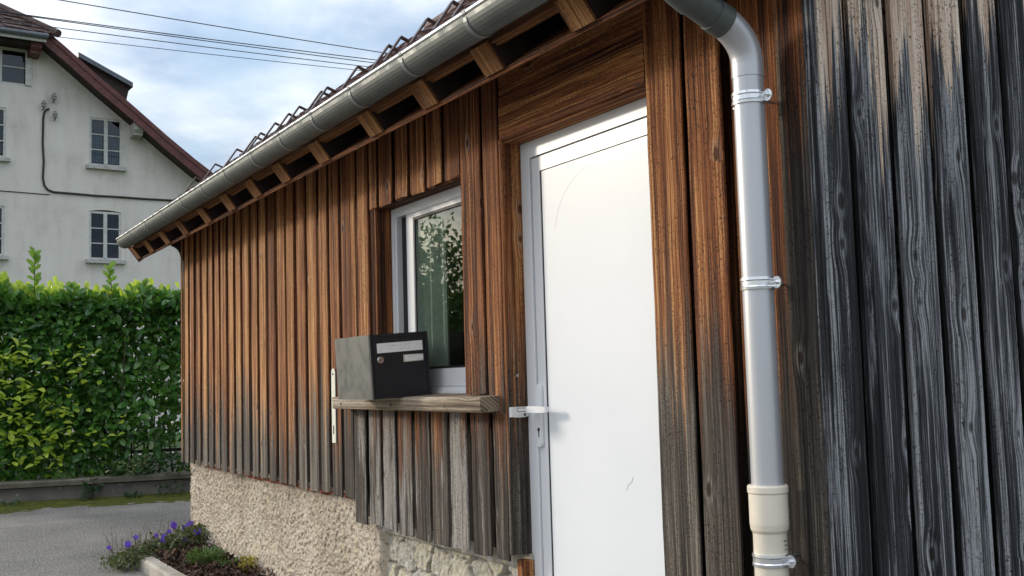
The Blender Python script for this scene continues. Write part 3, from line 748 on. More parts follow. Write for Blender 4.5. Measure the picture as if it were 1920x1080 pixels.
# snow guards: strips bent to a pointed hoop
def guard(y):
    g = SMB(); A = Vector((2.215, y, 0)); A.z = 1.3 + .7685 * A.x
    def on_roof(x): return Vector((x, y, r0.z + PS * (x - r0.x) + .018))
    w = .030; t = .007
    for foot in (on_roof(2.10), on_roof(2.285)):
        d = (foot - A).normalized(); n_ = d.cross(Yax)
        g.beam(A - d * .002, foot + d * .01, Yax, w, n_, t, ch=.0008, n=1, jit=0)
    # stiffening rib on the outer leg
    foot = on_roof(2.10); d = (foot - A).normalized(); n_ = d.cross(Yax)
    for s_ in (-1, 1): g.beam(A + n_ * .004 + Yax * s_ * .009, foot + n_ * .004 + Yax * s_ * .009, Yax, .004, n_, .005, ch=.0008, n=1, jit=0)
    g.build('snow_guard', GUARD, ro_)
for yg in (8.78, 8.19, 7.61, 7.17, 7.05, 6.74, 6.47, 6.27, 5.89, 5.79, 5.33, 4.92, 4.77, 4.47, 4.21, 4.02, 3.6, 3.2, 2.7, 2.2): guard(yg)
# gutter
gt = SMB(); gx0, gz0, gr = 1.728, 2.503, .062
prof = [(gx0 - gr, gz0 + .010)] + [(gx0 + gr * math.cos(a), gz0 + gr * math.sin(a)) for a in np.linspace(math.pi, 2 * math.pi, 15)] + [(gx0 + gr, gz0 + .03)]
inner = [(x * 1.0 + (gx0 - x) * .03, z + .0) for x, z in reversed(prof)]
ring_ = prof + [(gx0 + (x - gx0) * .965, gz0 + (z - gz0) * .965 + .002) for x, z in reversed(prof)]
ylist = list(np.linspace(YV0 - .05, 9.13, 24))
rings = []
for y in ylist:
    rings.append([(x, y, z + .0) for x, z in ring_])
gt.loft(rings)
gt.poly_extrude([(x, 9.13, z) for x, z in prof], (0, .006, 0))
guto = gt.build('gutter', ZINC, shed, smooth=False)
bd = SMB(); bd.tube([(gx0 - gr + .004, YV0 - .05, gz0 + .012), (gx0 - gr + .004, 9.14, gz0 + .012)], .0105, 12); bd.build('gutter_bead', ZINCB, guto, smooth=True)
clip_y = [2.945, 3.432, 3.922, 4.363, 4.796, 5.232, 5.729, 6.203, 6.693, 7.209, 7.729, 8.24, 8.95, 2.45]
for cy in clip_y:
    cy = min(cy * 1.045, 9.08)
    cp = SMB()
    rr = gr + .0032; pr = [(gx0 + rr * math.cos(a), gz0 + rr * math.sin(a)) for a in np.linspace(math.pi * 1.03, 2 * math.pi, 15)]
    pi_ = [(gx0 + (rr - .0028) * math.cos(a), gz0 + (rr - .0028) * math.sin(a)) for a in np.linspace(2 * math.pi, math.pi * 1.03, 15)]
    cp.loft([[(x, cy + s_ * .011, z) for x, z in pr + pi_] for s_ in (-1, 1)])
    cp.tube([(gx0 - gr + .004, cy - .013, gz0 + .012), (gx0 - gr + .004, cy + .013, gz0 + .012)], .0122, 12)
    cp.build('gutter_bracket', ZINCM, guto, smooth=False)

# downpipe
PX, PY = 2.020, 2.132
def arc_pts(c, p0, p1, n=8):   # quadratic bend
    p0, c, p1 = Vector(p0), Vector(c), Vector(p1)
    return [(p0 * (1 - t) ** 2 + c * 2 * t * (1 - t) + p1 * t ** 2) for t in np.linspace(0, 1, n)]
dp = SMB()
dp.tube([(PX, PY, 2.09), (PX, PY, .955)], .0415, 40)
dpo = dp.build('downpipe', PIPEZ, shed, smooth=True)
el = SMB()
P2 = (PX, PY, 2.235); low = [Vector((PX, PY, 2.088)), Vector((PX, PY, 2.125))] + arc_pts((PX, PY, 2.197), (PX, PY, 2.125), (PX - .085, PY, 2.236), 10)
el.tube(low, [.0435] * len(low), 40)
el.build('elbow', PIPEZ, dpo, smooth=True)
sl2 = SMB(); sl2.tube([(PX - .075, PY, 2.231), (PX - .118, PY, 2.249)], .0455, 40); sl2.tube([(PX - .11, PY, 2.246), (PX - .20, PY, 2.285)], .0425, 40)
up = [Vector((PX - .185, PY, 2.278))] + arc_pts((1.728, PY, 2.325), (PX - .20, PY, 2.285), (1.728, PY, 2.40), 9) + [Vector((1.728, PY, 2.45))]
sl2.tube(up, .0455, 40)
sl2.build('swan_neck', ZINC, dpo, smooth=True)
pc = SMB()
zz_ = [1.000, .996, .982, .978, .900, .885, .876]; rr_ = [.0505, .053, .053, .0505, .0505, .0485, .0435]
rings = []
for z_, r_2 in zip(zz_ + [.15], rr_ + [.0435]):
    rings.append([(PX + r_2 * math.cos(2 * math.pi * k / 40), PY + r_2 * math.sin(2 * math.pi * k / 40), z_) for k in range(40)])
pc.loft(rings); pc.build('pipe_collar', PVCB, dpo, smooth=False, label='cream plastic lower pipe with wider collar')
mk = SMB()
for k in range(5):
    a = math.radians(-78 + k * 3.0); mk.box((PX + .0437 * math.cos(a), PY + .0437 * math.sin(a), .858 - .011 * (k % 3)), (.0008, .007, .004), Matrix.Rotation(a, 3, 'Z'), ch=.0002)
mk.build('printed_mark', INK, dpo)
for zc, rc in ((2.030, .0432), (1.529, .0425), (.808, .0445)):
    cl_ = SMB(); rings = []
    for z_, r_2 in ((-.016, rc), (-.016, rc + .003), (-.009, rc + .0036), (-.006, rc + .0018), (.006, rc + .0018), (.009, rc + .0036), (.016, rc + .003), (.016, rc)):
        rings.append([(PX + r_2 * math.cos(2 * math.pi * k / 40), PY + r_2 * math.sin(2 * math.pi * k / 40), zc + z_) for k in range(40)])
    cl_.loft(rings)
    for s_ in (-1, 1):
        yc = PY + s_ * (rc + .016)
        ang = [(PX + .010, yc + .0165 * math.cos(a), zc + .0165 * math.sin(a)) for a in np.linspace(0, 2 * math.pi, 16, endpoint=False)]
        cl_.poly_extrude(ang, (.0035, 0, 0)); cl_.box((PX + .0115, PY + s_ * (rc + .002), zc), (.004, .02, .024), ch=.0008)
        cl_.tube([(PX + .012, yc, zc), (PX + .004, yc, zc)], .0065, 6); cl_.tube([(PX + .02, yc, zc), (PX - .004, yc, zc)], .003, 8)
    cl_.tube([(PX + rc, PY, zc), (2.115, PY, zc)], .005, 8)
    cl_.build('pipe_clamp', GALV, dpo)

# ================================================================== LETTERBOX and DOORBELL
mbx = empty('letterbox', (1.876 + .1415, 4.40 + .2075, 1.2275)); mbx.rotation_euler = (0, R(-3.2), 0)
tag(mbx, 'black metal letterbox tipped forward on the wooden window sill', 'letterbox')
W_, D_, H_ = .283, .415, .285
b = MB()
t_ = .0015
b.box((0, .004, H_ / 2), (W_, D_ - .004, H_), ch=.004)
b.build('body', SIDEP, mbx)
fr = MB()
for (cx, cz, sx, sz) in ((0, H_ - .006, W_ + .001, .012), (0, .006, W_ + .001, .012), (-W_ / 2 + .006, H_ / 2, .012, H_ - .0245), (W_ / 2 - .006, H_ / 2, .012, H_ - .0245)):
    fr.box((cx, -D_ / 2 - .001, cz), (sx, .010, sz), ch=.0015)
fr.build('front_rim', BLACKP, mbx)
dr = MB(); dr.box((0, -D_ / 2 + .0015, H_ / 2), (W_ - .026, .008, H_ - .026), ch=.002); dro = dr.build('door', BLACKP, mbx)
fy = -D_ / 2 - .0030
lb = MB(); x0, x1 = -W_ / 2 + .115 * W_, -W_ / 2 + .90 * W_
lb.box(((x0 + x1) / 2, fy, H_ * (1 - .215)), (x1 - x0, .0012, .043), Matrix.Rotation(R(-.6), 3, 'Y'), ch=.0003); lbo = lb.build('address_label', PAPER, dro)
ik = MB(); random.seed(31)
for row, zz in ((0, H_ * (1 - .185)), (1, H_ * (1 - .24))):
    xx = x0 + .012 + .01 * (1 - row)
    while xx < x1 - .055:
        if random.random() < .72:
            hh = random.uniform(.002, .0085) if row else random.uniform(.002, .010); aa = random.uniform(-.5, .5)
            ik.box((xx, fy - .0009, zz + random.uniform(-.002, .002)), (.0012, .0004, hh), Matrix.Rotation(aa, 3, 'Y'), ch=.0001)
            if random.random() < .5: ik.box((xx + .002, fy - .0009, zz + random.uniform(-.003, .003)), (.004, .0004, .0011), Matrix.Rotation(random.uniform(-.4, .4), 3, 'Y'), ch=.0001)
        xx += random.uniform(.005, .012)
ik.build('faded_writing', simple('pale_ink', (.38, .37, .37), .8), dro)
np_ = MB(); x0, x1 = -W_ / 2 + .555 * W_, -W_ / 2 + .905 * W_; zc = H_ * (1 - .40)
np_.box(((x0 + x1) / 2, fy + .0005, zc), (x1 - x0, .003, .032), ch=.0008); np_.build('name_holder', STEEL, dro)
np_ = MB(); np_.box(((x0 + x1) / 2 + .002, fy - .0015, zc), (x1 - x0 - .009, .0012, .024), ch=.0002); np_.build('name_card', PAPER, dro)
ik = MB()
for row, zz in ((0, zc + .005), (1, zc - .005)):
    xx = x0 + (.026 if row == 0 else .012)
    while xx < x1 - (.028 if row == 0 else .014):
        if random.random() < .8: ik.box((xx, fy - .0024, zz), (random.uniform(.001, .0035), .0004, .0022 if row == 0 else .0012), ch=.0001)
        xx += .0042
ik.build('small_print', INK, dro)
lk = MB(); lx, lz = -W_ / 2 + .155 * W_, H_ * (1 - .40)
lk.tube([(lx, fy + .002, lz), (lx, fy - .006, lz), (lx, fy - .008, lz)], [.0155, .0155, .0125], 20); lko = lk.build('lock', STEEL, dro)
lk = MB(); lk.box((lx, fy - .0083, lz), (.003, .001, .012), Matrix.Rotation(.5, 3, 'Y'), ch=.0002); lk.build('key_slot', GASKET, dro)

bell = empty('doorbell', (2.151, 3.6225, 1.165)); tag(bell, 'small white doorbell with a grey round button on the door post', 'doorbell')
q = MB(); prof = []
hw, hh = .041, .0205
top = [(-hw, -hh * .9), (-hw, hh), (hw * .95, hh), (hw, hh * .9), (hw, -hh * .75)] + [(hw * math.cos(a), -hh * .75 - hh * .28 * math.sin(a)) for a in np.linspace(.25, math.pi - .25, 8)]
q.loft([[(x, .0005, z) for x, z in top], [(x, -.011, z) for x, z in top], [(x * .95, -.015, z * .93) for x, z in top]]); q.build('housing', BELLW, bell)
q = MB(); q.box((.010, -.0153, .009), (.046, .001, .0145), ch=.0003); q.build('name_frame', BELLG, bell)
q = MB(); q.box((.010, -.0158, .009), (.042, .001, .0105), ch=.0003); q.build('name_window', PAPER, bell)
q = MB(); q.tube([(.020, -.0145, -.010), (.020, -.0168, -.010)], .0058, 18); q.build('button', BELLG, bell)
q = MB(); q.tube([(.0075, -.0148, -.0105), (.0075, -.0155, -.0105)], .0011, 8); q.build('speck', BELLG, bell)
q = MB()
q.tube([(-.008 + .022 * math.cos(a), -.0149, .002 - .016 * math.sin(a)) for a in np.linspace(.2, 2.2, 9)], .0005, 5); q.build('moulded_line', simple('bell_line', (.5, .5, .49), .5), bell)

# ================================================================== HOUSE BEYOND
hs = empty('gabled_house', (5.459, 31.398, 0), R(4)); tag(hs, 'old pale rendered house with a dark red half-hipped gable beyond the hedge', 'house')
CX = -4.2
def mir(p): return (2 * CX - p[0], p[1])
verge = [(-1.80, 10.82), (-1.25, 10.40), (-.45, 9.75), (.50, 9.02), (1.50, 8.22), (2.30, 7.62), (3.00, 7.14), (3.55, 6.82)]   # wall/roof line
wall = [(3.0, -.2), (3.0, 7.1)] + [(s_, z_ - .10) for s_, z_ in reversed(verge[:-2])] + [(-2.0, 10.75)]
outl = wall + [mir(p) for p in reversed(wall)]
HOLES = [(-3.45, -2.60, 7.52, 8.89), (-3.48, -2.62, 4.89, 6.23), (-.47, .415, 7.52, 8.89), (-.47, .395, 4.88, 6.24), (-3.55, -1.98, 9.54, 10.54), (-6.2, -5.35, 7.52, 8.89), (-6.2, -5.35, 4.89, 6.23)]
import bmesh
def wall_with_holes():
    bm = bmesh.new()
    def loop(p):
        v = [bm.verts.new((x, 0, z)) for x, z in p]
        for i in range(len(v)): bm.edges.new((v[i], v[(i + 1) % len(v)]))
        return v
    loop(outl)
    lv = []
    for k, (a, b2, c, d) in enumerate(HOLES):
        p = [(a, c), (b2, c), (b2, d)] + ([(a + (b2 - a) * f, d + .05 * math.sin(math.pi * f)) for f in (.8, .6, .4, .2)] if k == 3 else []) + [(a, d)]
        lv.append(loop(p))
    bmesh.ops.triangle_fill(bm, use_beauty=True, edges=bm.edges[:])
    for v in lv:
        w = [bm.verts.new((x.co.x, .16, x.co.z)) for x in v]
        for i in range(len(v)):
            j = (i + 1) % len(v); bm.faces.new((v[i], v[j], w[j], w[i]))
    me = bpy.data.meshes.new('wall'); bm.to_mesh(me); bm.free()
    return link('wall', me, STUCCO, hs)
wall_with_holes()
q = MB()
for s0, s1, y0, y1 in ((2.98, 3.0, .02, 10.), (2 * CX - 3.0, 2 * CX - 2.98, .02, 10.)): q.box(((s0 + s1) / 2, 5.0, 3.4), (.05, 9.9, 7.2))
q.box((CX, 10, 3.6), (14.2, .1, 7.6)); q.build('wall', STUCCO, hs, label='side and back walls of the pale rendered house')
def strip(pts, y0, y1, dz):
    m = MB(); m.loft([[(x, y0, z), (x, y1, z), (x, y1, z + dz), (x, y0, z + dz)] for x, z in pts]); return m
OV = -.60
for nm, mir_ in (('roof', False), ('roof', True)):
    vv = [mir(p) for p in verge] if mir_ else verge
    up_ = [((mir((-2.9, 11.45)) if mir_ else (-2.9, 11.45)))] + vv
    m = MB(); m.loft([[(x, -.02, z), (x, 10.4, z), (x, 10.4, z + .14), (x, -.02, z + .14)] for x, z in vv])
    m.build(nm, HTILE, hs)
# barge boards standing forward of the wall, with soffit
for mir_ in (False, True):
    vv = [mir(p) for p in verge] if mir_ else verge
    m = MB(); m.loft([[(x, OV, z - .20), (x, OV + .05, z - .20), (x, OV + .05, z + .06), (x, OV, z + .06)] for x, z in vv]); m.build('bargeboard', REDW, hs)
    m = MB(); m.loft([[(x, OV - .025, z + .05), (x, OV + .04, z + .05), (x, OV + .04, z + .21), (x, OV - .025, z + .21)] for x, z in vv]); m.build('bargeboard', REDW, hs)
    m = MB(); m.loft([[(x, OV + .05, z - .17), (x, -.02, z - .17), (x, -.02, z - .11), (x, OV + .05, z - .11)] for x, z in vv]); m.build('verge_soffit', DKWOOD, hs)
# half hip at the top of the gable
m = MB(); hb = [(-1.45, OV - .15, 10.84), (2 * CX + 1.45, OV - .15, 10.84)]; ht_ = [(CX + .5, 2.2, 12.72), (CX - .5, 2.2, 12.72)]
i = [m.addv(p) for p in (hb[0], hb[1], ht_[1], ht_[0])]; m.f.append(tuple(i))
# courses of ragged tiles
for c in range(9):
    f0, f1 = c / 9, (c + 1.25) / 9
    A = Vector(hb[1]).lerp(Vector(ht_[1]), f0); B = Vector(hb[0]).lerp(Vector(ht_[0]), f0); A2 = Vector(hb[1]).lerp(Vector(ht_[1]), f1); B2 = Vector(hb[0]).lerp(Vector(ht_[0]), f1)
    n_ = int((B - A).length / .18)
    for k in range(n_):
        a, b2 = A.lerp(B, k / n_), A.lerp(B, (k + .96) / n_); a_, b_ = A2.lerp(B2, k / n_), A2.lerp(B2, (k + .96) / n_)
        up = Vector((0, -.3, .5)).normalized(); j = random.uniform(0, .03); dn = Vector((0, -.05, -.035)) * random.uniform(0, 1)
        ids = [m.addv(p) for p in (a + up * (.05 + j) + dn, b2 + up * (.05 + j) + dn, b_ + up * .01, a_ + up * .01, a + dn, b2 + dn)]
        m.f.append((ids[0], ids[1], ids[2], ids[3])); m.f.append((ids[4], ids[5], ids[1], ids[0]))
m.build('half_hip', HTILE, hs)
m = MB()
for sgn in (0, 1): m.tube([Vector(hb[sgn]) + Vector((0, 0, .05)), Vector(ht_[sgn]) + Vector((0, 0, .07))], .11, 8)
m.tube([Vector(ht_[0]) + Vector((-.5, 0, .05)), (CX, 10.4, 12.77)], .11, 8); m.build('ridge_tiles', HTILE, hs)
m = MB()   # main slopes above the verge start, up to the ridge
for sg in (0, 1):
    e = Vector(hb[sg]); t0 = Vector(ht_[sg]); e2 = Vector((-1.8 if sg == 0 else 2 * CX + 1.8, 0, 10.96))
    ids = [m.addv(p) for p in (e, t0, (CX + (.0), 10.4, 12.72), (e2.x, 10.4, e2.z), e2)]; m.f.append(tuple(ids))
m.build('roof', HTILE, hs, label='upper slopes of the house roof')
m = MB(); m.tube([(-1.72, OV - .20, 10.76), (2 * CX + 1.72, OV - .20, 10.76)], .075, 10); m.build('gutter', SLATE, hs)
m = MB(); m.box((CX, OV - .12, 10.66), (4.9, .05, .09)); m.box((CX, OV * .5, 10.70), (4.7, -OV + .1, .04)); m.build('hip_fascia', HFRAME, hs)
m = MB(); m.box((CX, -.02 + OV * .45, 10.60), (4.6, .5, .12)); m.build('verge_soffit', DKWOOD, hs)
def bracket(x0, x1, z0, z1, y0):
    m = MB(); pr = [(y0, z1), (y0, z0 + .14), (y0 + .10, z0 + .05), (y0 + .10, z0), (0, z0 - .04), (0, z1)]
    m.poly_extrude([(x0, y, z) for y, z in pr], (x1 - x0, 0, 0)); m.build('purlin_end', REDW if x0 < 0 else HSILL, hs)
bracket(-2.10, -1.82, 10.36, 10.68, OV + .04); bracket(.62, .88, 8.42, 8.80, -.5)
# dormer on the far side of the slope
m = MB()
ta = [(-.50, 11.06), (1.04, 10.36)]
m.loft([[(x, 1.2, z - .14), (x, 4.2, z - .14), (x, 4.2, z), (x, 1.2, z)] for x, z in ta]); dm = m.build('dormer', SLATE, hs)
m = MB(); m.poly_extrude([(-.45, 1.35, 10.90), (.98, 1.35, 10.25), (.90, 1.35, 9.9), (.85, 1.35, 8.7), (-.45, 1.35, 9.8)], (0, 2.7, 0)); m.build('cheek', DKWOOD, dm)
# windows
def hwindow(s0, s1, z0, z1, rows=3, arch=False, sill=(.10, .12), curtain=True):
    w = s1 - s0; cxw = (s0 + s1) / 2
    f = MB(); fw = .06
    for xx in (s0 + fw / 2, s1 - fw / 2): f.box((xx, .045, (z0 + z1) / 2), (fw, .05, z1 - z0))
    for zz in (z0 + .035, z1 - fw / 2): f.box((cxw, .045, zz), (w - 2 * fw - .002, .05, fw))
    f.box((cxw, .030, (z0 + z1) / 2), (.10, .055, z1 - z0 - 2 * fw - .004))
    f.box((cxw - .028, .000, (z0 + z1) / 2), (.035, .01, z1 - z0 - 2 * fw - .004))
    for k in range(1, rows):
        zz = z0 + .05 + (z1 - z0 - .1) * k / rows
        for sg in (-1, 1): f.box((cxw + sg * (w / 4 - .005), .045, zz + random.uniform(-.01, .01)), (w / 2 - .06 - .052, .03, .028))
    fo = f.build('window', HFRAME, hs)
    g = MB(); g.box((cxw, .062, (z0 + z1) / 2), (w - .06, .006, z1 - z0 - .06), ch=.001); g.build('pane', HGLASS, fo)
    r_ = MB(); r_.box((cxw, .20, (z0 + z1) / 2), (w - .04, .02, z1 - z0 - .04)); r_.build('dark_room', DARK, fo)
    if curtain:
        c = MB()
        for sg in (-1, 1):
            for k in range(5): c.box((cxw + sg * (.10 + k * .062), .14 + .006 * (k % 2), z0 + (z1 - z0) * .34), (.052, .008, (z1 - z0) * .62))
        c.build('curtain', CURT, fo)
    if sill: 
        m = MB(); m.box((cxw, -.055, z0 - sill[1] / 2), (w + .20, .16, sill[1])); m.build('sill', HSILL, fo)
    return fo
for k, (a, b2, c, d) in enumerate(HOLES):
    hwindow(a, b2, c, d, 2 if k == 4 else 3, curtain=k in (2,), sill=None if k == 4 else (.1, .10))
# lintel arch over the lower window, shadow-less thin slab
m = MB(); m.box((-1.86 - .20, -.01, 10.05), (.16, .05, .98)); m.build('window_casing', HFRAME, hs)
# cable and insulators
m = MB(); pts = [(-1.53, -.06, 8.97), (-1.60, -.05, 8.95), (-1.66, -.04, 8.85), (-1.68, -.03, 8.7), (-1.69, -.03, 8.0), (-1.66, -.03, 7.5), (-1.68, -.03, 7.06), (-1.64, -.03, 6.85), (-1.55, -.03, 6.74), (-1.40, -.03, 6.69), (-.9, -.03, 6.685), (-.3, -.03, 6.67), (.3, -.03, 6.68), (1.0, -.03, 6.675), (1.86, -.03, 6.685), (2.95, -.03, 6.68)]
m.tube(pts, .028, 8); m.build('cable', CABLE, hs, smooth=True)
m = MB(); m.tube([(-6.0, -.012, 6.66), (-2.7, -.012, 6.63), (-1.5, -.012, 6.615)], .012, 6); m.build('cable', CABLE, hs, smooth=True, label='thin straight wire running along the house wall')
for s_, z_ in ((-1.43, 9.30), (-1.69, 9.06), (-1.40, 8.80)):
    m = MB(); prof = [(-.09, .02), (-.06, .06), (-.02, .065), (-.01, .05), (.02, .075), (.045, .07), (.06, .04), (.10, .045), (.12, .02)]
    m.loft([[(s_ + r * math.cos(2 * math.pi * k / 12), -.14 + r * math.sin(2 * math.pi * k / 12), z_ + z) for k in range(12)] for z, r in prof])
    io = m.build('insulator', PORC, hs, smooth=True)
    m = MB(); m.tube([(s_, -.14, z_ - .07), (s_, -.14, z_ - .12), (s_, 0.0, z_ - .12)], .014, 6); m.build('hook', IRON, io)

# ================================================================== OVERHEAD WIRES
WL = [('topmost single black wire crossing the sky', 9.60, 9.41, .016), ('upper strand of the paired black wires in the sky', 9.15, 9.185, .016), ('lower strand of the paired black wires in the sky', 9.13, 9.11, .015), ('second lowest black wire crossing the sky', 8.965, 8.99, .014), ('lowest thin black wire crossing the sky', 8.76, 8.875, .011)]
for lab, z0, z1, r in WL:
    m = MB(); pts = []
    for f in np.linspace(-2.2, 2.6, 40):
        pts.append((2.4 + f * 7.6 - 2.4, 0, (z0 + (z1 - z0) * f) + .06 * (f * f - f)))
    m.tube(pts, r * .68, 6); o = m.build('overhead_wire', WIREM, None, smooth=True); o.location = (2.4, 24.0, 0); tag(o, lab, 'wire', 'overhead wires above the roofs')

# ================================================================== LEAVES
def leaves(name, pos, dirs, nrm, length, wr, m, parent, fold=.25, curl=.15):
    pos = np.asarray(pos, float); n = len(pos)
    d = dirs / np.linalg.norm(dirs, axis=1, keepdims=True)
    s_ = np.cross(d, nrm); s_ /= np.linalg.norm(s_, axis=1, keepdims=True) + 1e-9
    u_ = np.cross(s_, d)
    L = np.asarray(length)[:, None]; w = L * np.asarray(wr).reshape(-1, 1) if np.ndim(wr) else L * wr
    prof = [(0, 0, 0), (-.42, .30, 1), (0, .30, 0), (.42, .30, 1), (-.5, .62, 1), (0, .62, 0), (.5, .62, 1), (-.30, .86, .6), (0, .86, 0), (.30, .86, .6), (0, 1.0, 0)]
    V = np.zeros((n, 11, 3)); cv = (rng.random((n, 1)) - .3) * curl * 2
    for k, (a, bb, fo) in enumerate(prof):
        V[:, k] = pos + s_ * (a * w) + d * (bb * L) + u_ * (fo * fold * w * abs(a) * 2 - cv * L * bb * bb)
    F = np.array([(0, 2, 1, 1), (0, 3, 2, 2), (1, 2, 5, 4), (2, 3, 6, 5), (4, 5, 8, 7), (5, 6, 9, 8), (7, 8, 10, 10), (8, 9, 10, 10)])
    tri = [0, 1, 6, 7]
    loops = []; starts = []; c = 0; per = []
    for k, f in enumerate(F):
        ff = list(f[:3]) if k in tri else list(f); per.append(ff)
    flat = np.concatenate([np.array(x) for x in per]); cnt = [len(x) for x in per]
    st = np.concatenate([[0], np.cumsum(cnt)[:-1]])
    allv = (flat[None, :] + (np.arange(n) * 11)[:, None]).ravel().astype(np.int32)
    alls = (st[None, :] + (np.arange(n) * len(flat))[:, None]).ravel().astype(np.int32)
    me = bpy.data.meshes.new(name); me.vertices.add(n * 11); me.vertices.foreach_set('co', V.astype(np.float32).ravel())
    me.loops.add(len(allv)); me.loops.foreach_set('vertex_index', allv); me.polygons.add(len(alls)); me.polygons.foreach_set('loop_start', alls)
    me.update(calc_edges=True); me.validate()
    return link(name, me, m, parent, True)
def rdir(n, bias, spread=1.0):
    v = rng.normal(size=(n, 3)) * spread + np.array(bias); return v / np.linalg.norm(v, axis=1, keepdims=True)

# hedge: coordinates relative to its base at (2.4, 14.0, 0)
HB = np.array([2.4, 14.0, 0.0])
hedge = empty('laurel_hedge', tuple(HB)); tag(hedge, 'tall trimmed evergreen laurel hedge with young leaves coloured yellow-green as if sunlit above the low wall', 'hedge')
X0, X1 = .15, 5.2
def front_y(x): return 13.72 - .20 * (x - 1.23) + .12
def top_z(x): return 2.46 - .03 * (x - 1.2)
n = 11500
x = rng.uniform(X0, X1, n); z = rng.uniform(.30, 1.0, n) * 0 + rng.uniform(.26, 2.40, n)
lump = fbm(x * 2.6, z * 2.6, 3, 61)
dep = np.abs(rng.normal(0, .16, n)) + .30 * (1 - lump) - .06
y = front_y(x) + dep
keep = np.ones(n, bool)
hole = np.exp(-(((x - 3.15) / .45) ** 2 + ((z - 1.15) / .55) ** 2)); keep &= rng.random(n) > hole * .42
low = np.clip((x - 2.3) / .5, 0, 1) * np.clip((.95 - z) / .4, 0, 1); keep &= rng.random(n) > low * .80
keep &= rng.random(n) > np.clip((.5 - z) / .3, 0, 1) * .6
x, y, z = x[keep], y[keep], z[keep]; nf = len(x)
n2 = 3600
xt = rng.uniform(X0, X1, n2); yt = front_y(xt) + rng.uniform(0, 1.0, n2); zt = top_z(xt) - np.abs(rng.normal(0, .09, n2)) + 0.40 * (fbm(xt * 3.2, yt * 2, 3, 71) - .5)
n3 = 6500   # inner and back leaves
xi = rng.uniform(X0, X1, n3); yi = front_y(xi) + rng.uniform(.3, 1.0, n3); zi = rng.uniform(.6, 2.35, n3)
hole = np.exp(-(((xi - 3.3) / .75) ** 2 + ((zi - 1.1) / .6) ** 2)); kp = (rng.random(n3) > hole * .80) & (rng.random(n3) > np.clip((xi - 2.2) / .5, 0, 1) * np.clip((1.05 - zi) / .4, 0, 1) * .97)
xi, yi, zi = xi[kp], yi[kp], zi[kp]
pos = np.concatenate([np.stack([x, y, z], 1), np.stack([xt, yt, zt], 1), np.stack([xi, yi, zi], 1)]) - HB
dirs = np.concatenate([rdir(nf, (0, -.55, -.25), .62), rdir(n2, (0, -.15, .65), .55), rdir(len(xi), (0, -.2, 0), .7)])
nr = np.concatenate([rdir(nf, (0, -.9, .75), .45), rdir(n2, (0, -.3, .8), .5), rdir(len(xi), (0, -.5, .6), .6)])
leaves('foliage', pos, dirs, nr, rng.uniform(.085, .17, len(pos)), rng.uniform(.40, .52, len(pos)), LAUREL, hedge)
# sprays of young leaves, sunlit patches put into their colour, mostly low on the open side and along the top
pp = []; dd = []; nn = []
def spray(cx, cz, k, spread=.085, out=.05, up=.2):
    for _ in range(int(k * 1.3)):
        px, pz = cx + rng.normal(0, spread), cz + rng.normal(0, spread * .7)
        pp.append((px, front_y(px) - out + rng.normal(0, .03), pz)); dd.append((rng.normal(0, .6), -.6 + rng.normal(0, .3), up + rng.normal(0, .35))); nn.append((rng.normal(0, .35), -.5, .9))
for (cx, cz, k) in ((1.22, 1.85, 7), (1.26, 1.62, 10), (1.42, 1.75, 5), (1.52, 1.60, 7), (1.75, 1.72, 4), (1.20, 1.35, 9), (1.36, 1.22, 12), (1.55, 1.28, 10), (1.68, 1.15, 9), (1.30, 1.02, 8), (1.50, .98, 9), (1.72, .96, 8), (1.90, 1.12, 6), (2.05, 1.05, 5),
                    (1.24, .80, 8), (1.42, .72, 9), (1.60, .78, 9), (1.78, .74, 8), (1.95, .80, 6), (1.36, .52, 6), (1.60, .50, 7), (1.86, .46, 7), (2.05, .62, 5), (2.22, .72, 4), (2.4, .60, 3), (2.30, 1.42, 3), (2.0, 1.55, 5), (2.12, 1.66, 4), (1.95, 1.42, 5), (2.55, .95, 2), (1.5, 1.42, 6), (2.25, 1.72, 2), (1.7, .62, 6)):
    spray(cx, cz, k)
nb = len(pp)
for _ in range(560):     # bright tips along the top, sunlit glow put into their colour, thicker at the left
    px = 1.0 + rng.gamma(1.1, .75); px = px if px < 4.6 else rng.uniform(1, 4.6)
    yy = front_y(px) + rng.uniform(.1, .8); pp.append((px, yy, top_z(px) + 0.40 * (fbm(np.array([px * 3.2]), np.array([yy * 2]), 3, 71)[0] - .5) + rng.normal(.05, .05))); dd.append((rng.normal(0, .4), rng.normal(-.1, .4), 1.0)); nn.append((rng.normal(0, .6), -.8, .3))
leaves('sunlit_young_leaves', np.array(pp) - HB, np.array(dd), np.array(nn), rng.uniform(.085, .135, len(pp)), .56, SUNLIT_YOUNG, hedge)
# tall shoots
st = MB(); pp = []; dd = []; nn = []
for (sx, zb, zt_, k) in ((1.60, 2.35, 2.98, 17), (2.46, 2.35, 2.80, 13), (2.80, 2.35, 2.60, 8), (1.30, 2.3, 2.58, 8), (2.05, 2.35, 2.56, 7), (1.95, 2.3, 2.55, 6), (2.62, 2.3, 2.55, 6)):
    yb = front_y(sx) + .12; ln = rng.normal(-.01, .03)
    st.tube([(sx - HB[0], yb - HB[1], zb), (sx + ln * .5 - HB[0], yb - HB[1], (zb + zt_) / 2), (sx + ln - HB[0], yb - HB[1], zt_ - .04)], [.006, .005, .003], 6)
    for j in range(k):
        f = .12 + .88 * j / (k - 1); a = j * 2.4 + sx
        pp.append((sx + ln * f, yb, zb + (zt_ - .05 - zb) * f)); dd.append((math.cos(a), math.sin(a) * .45, .55 + .9 * f * f)); nn.append((-math.cos(a) * .3 + .2, -1.0, .45))
leaves('shoot_leaves', np.array(pp) - HB, np.array(dd), np.array(nn), rng.uniform(.10, .145, len(pp)), .50, MIDL, hedge)
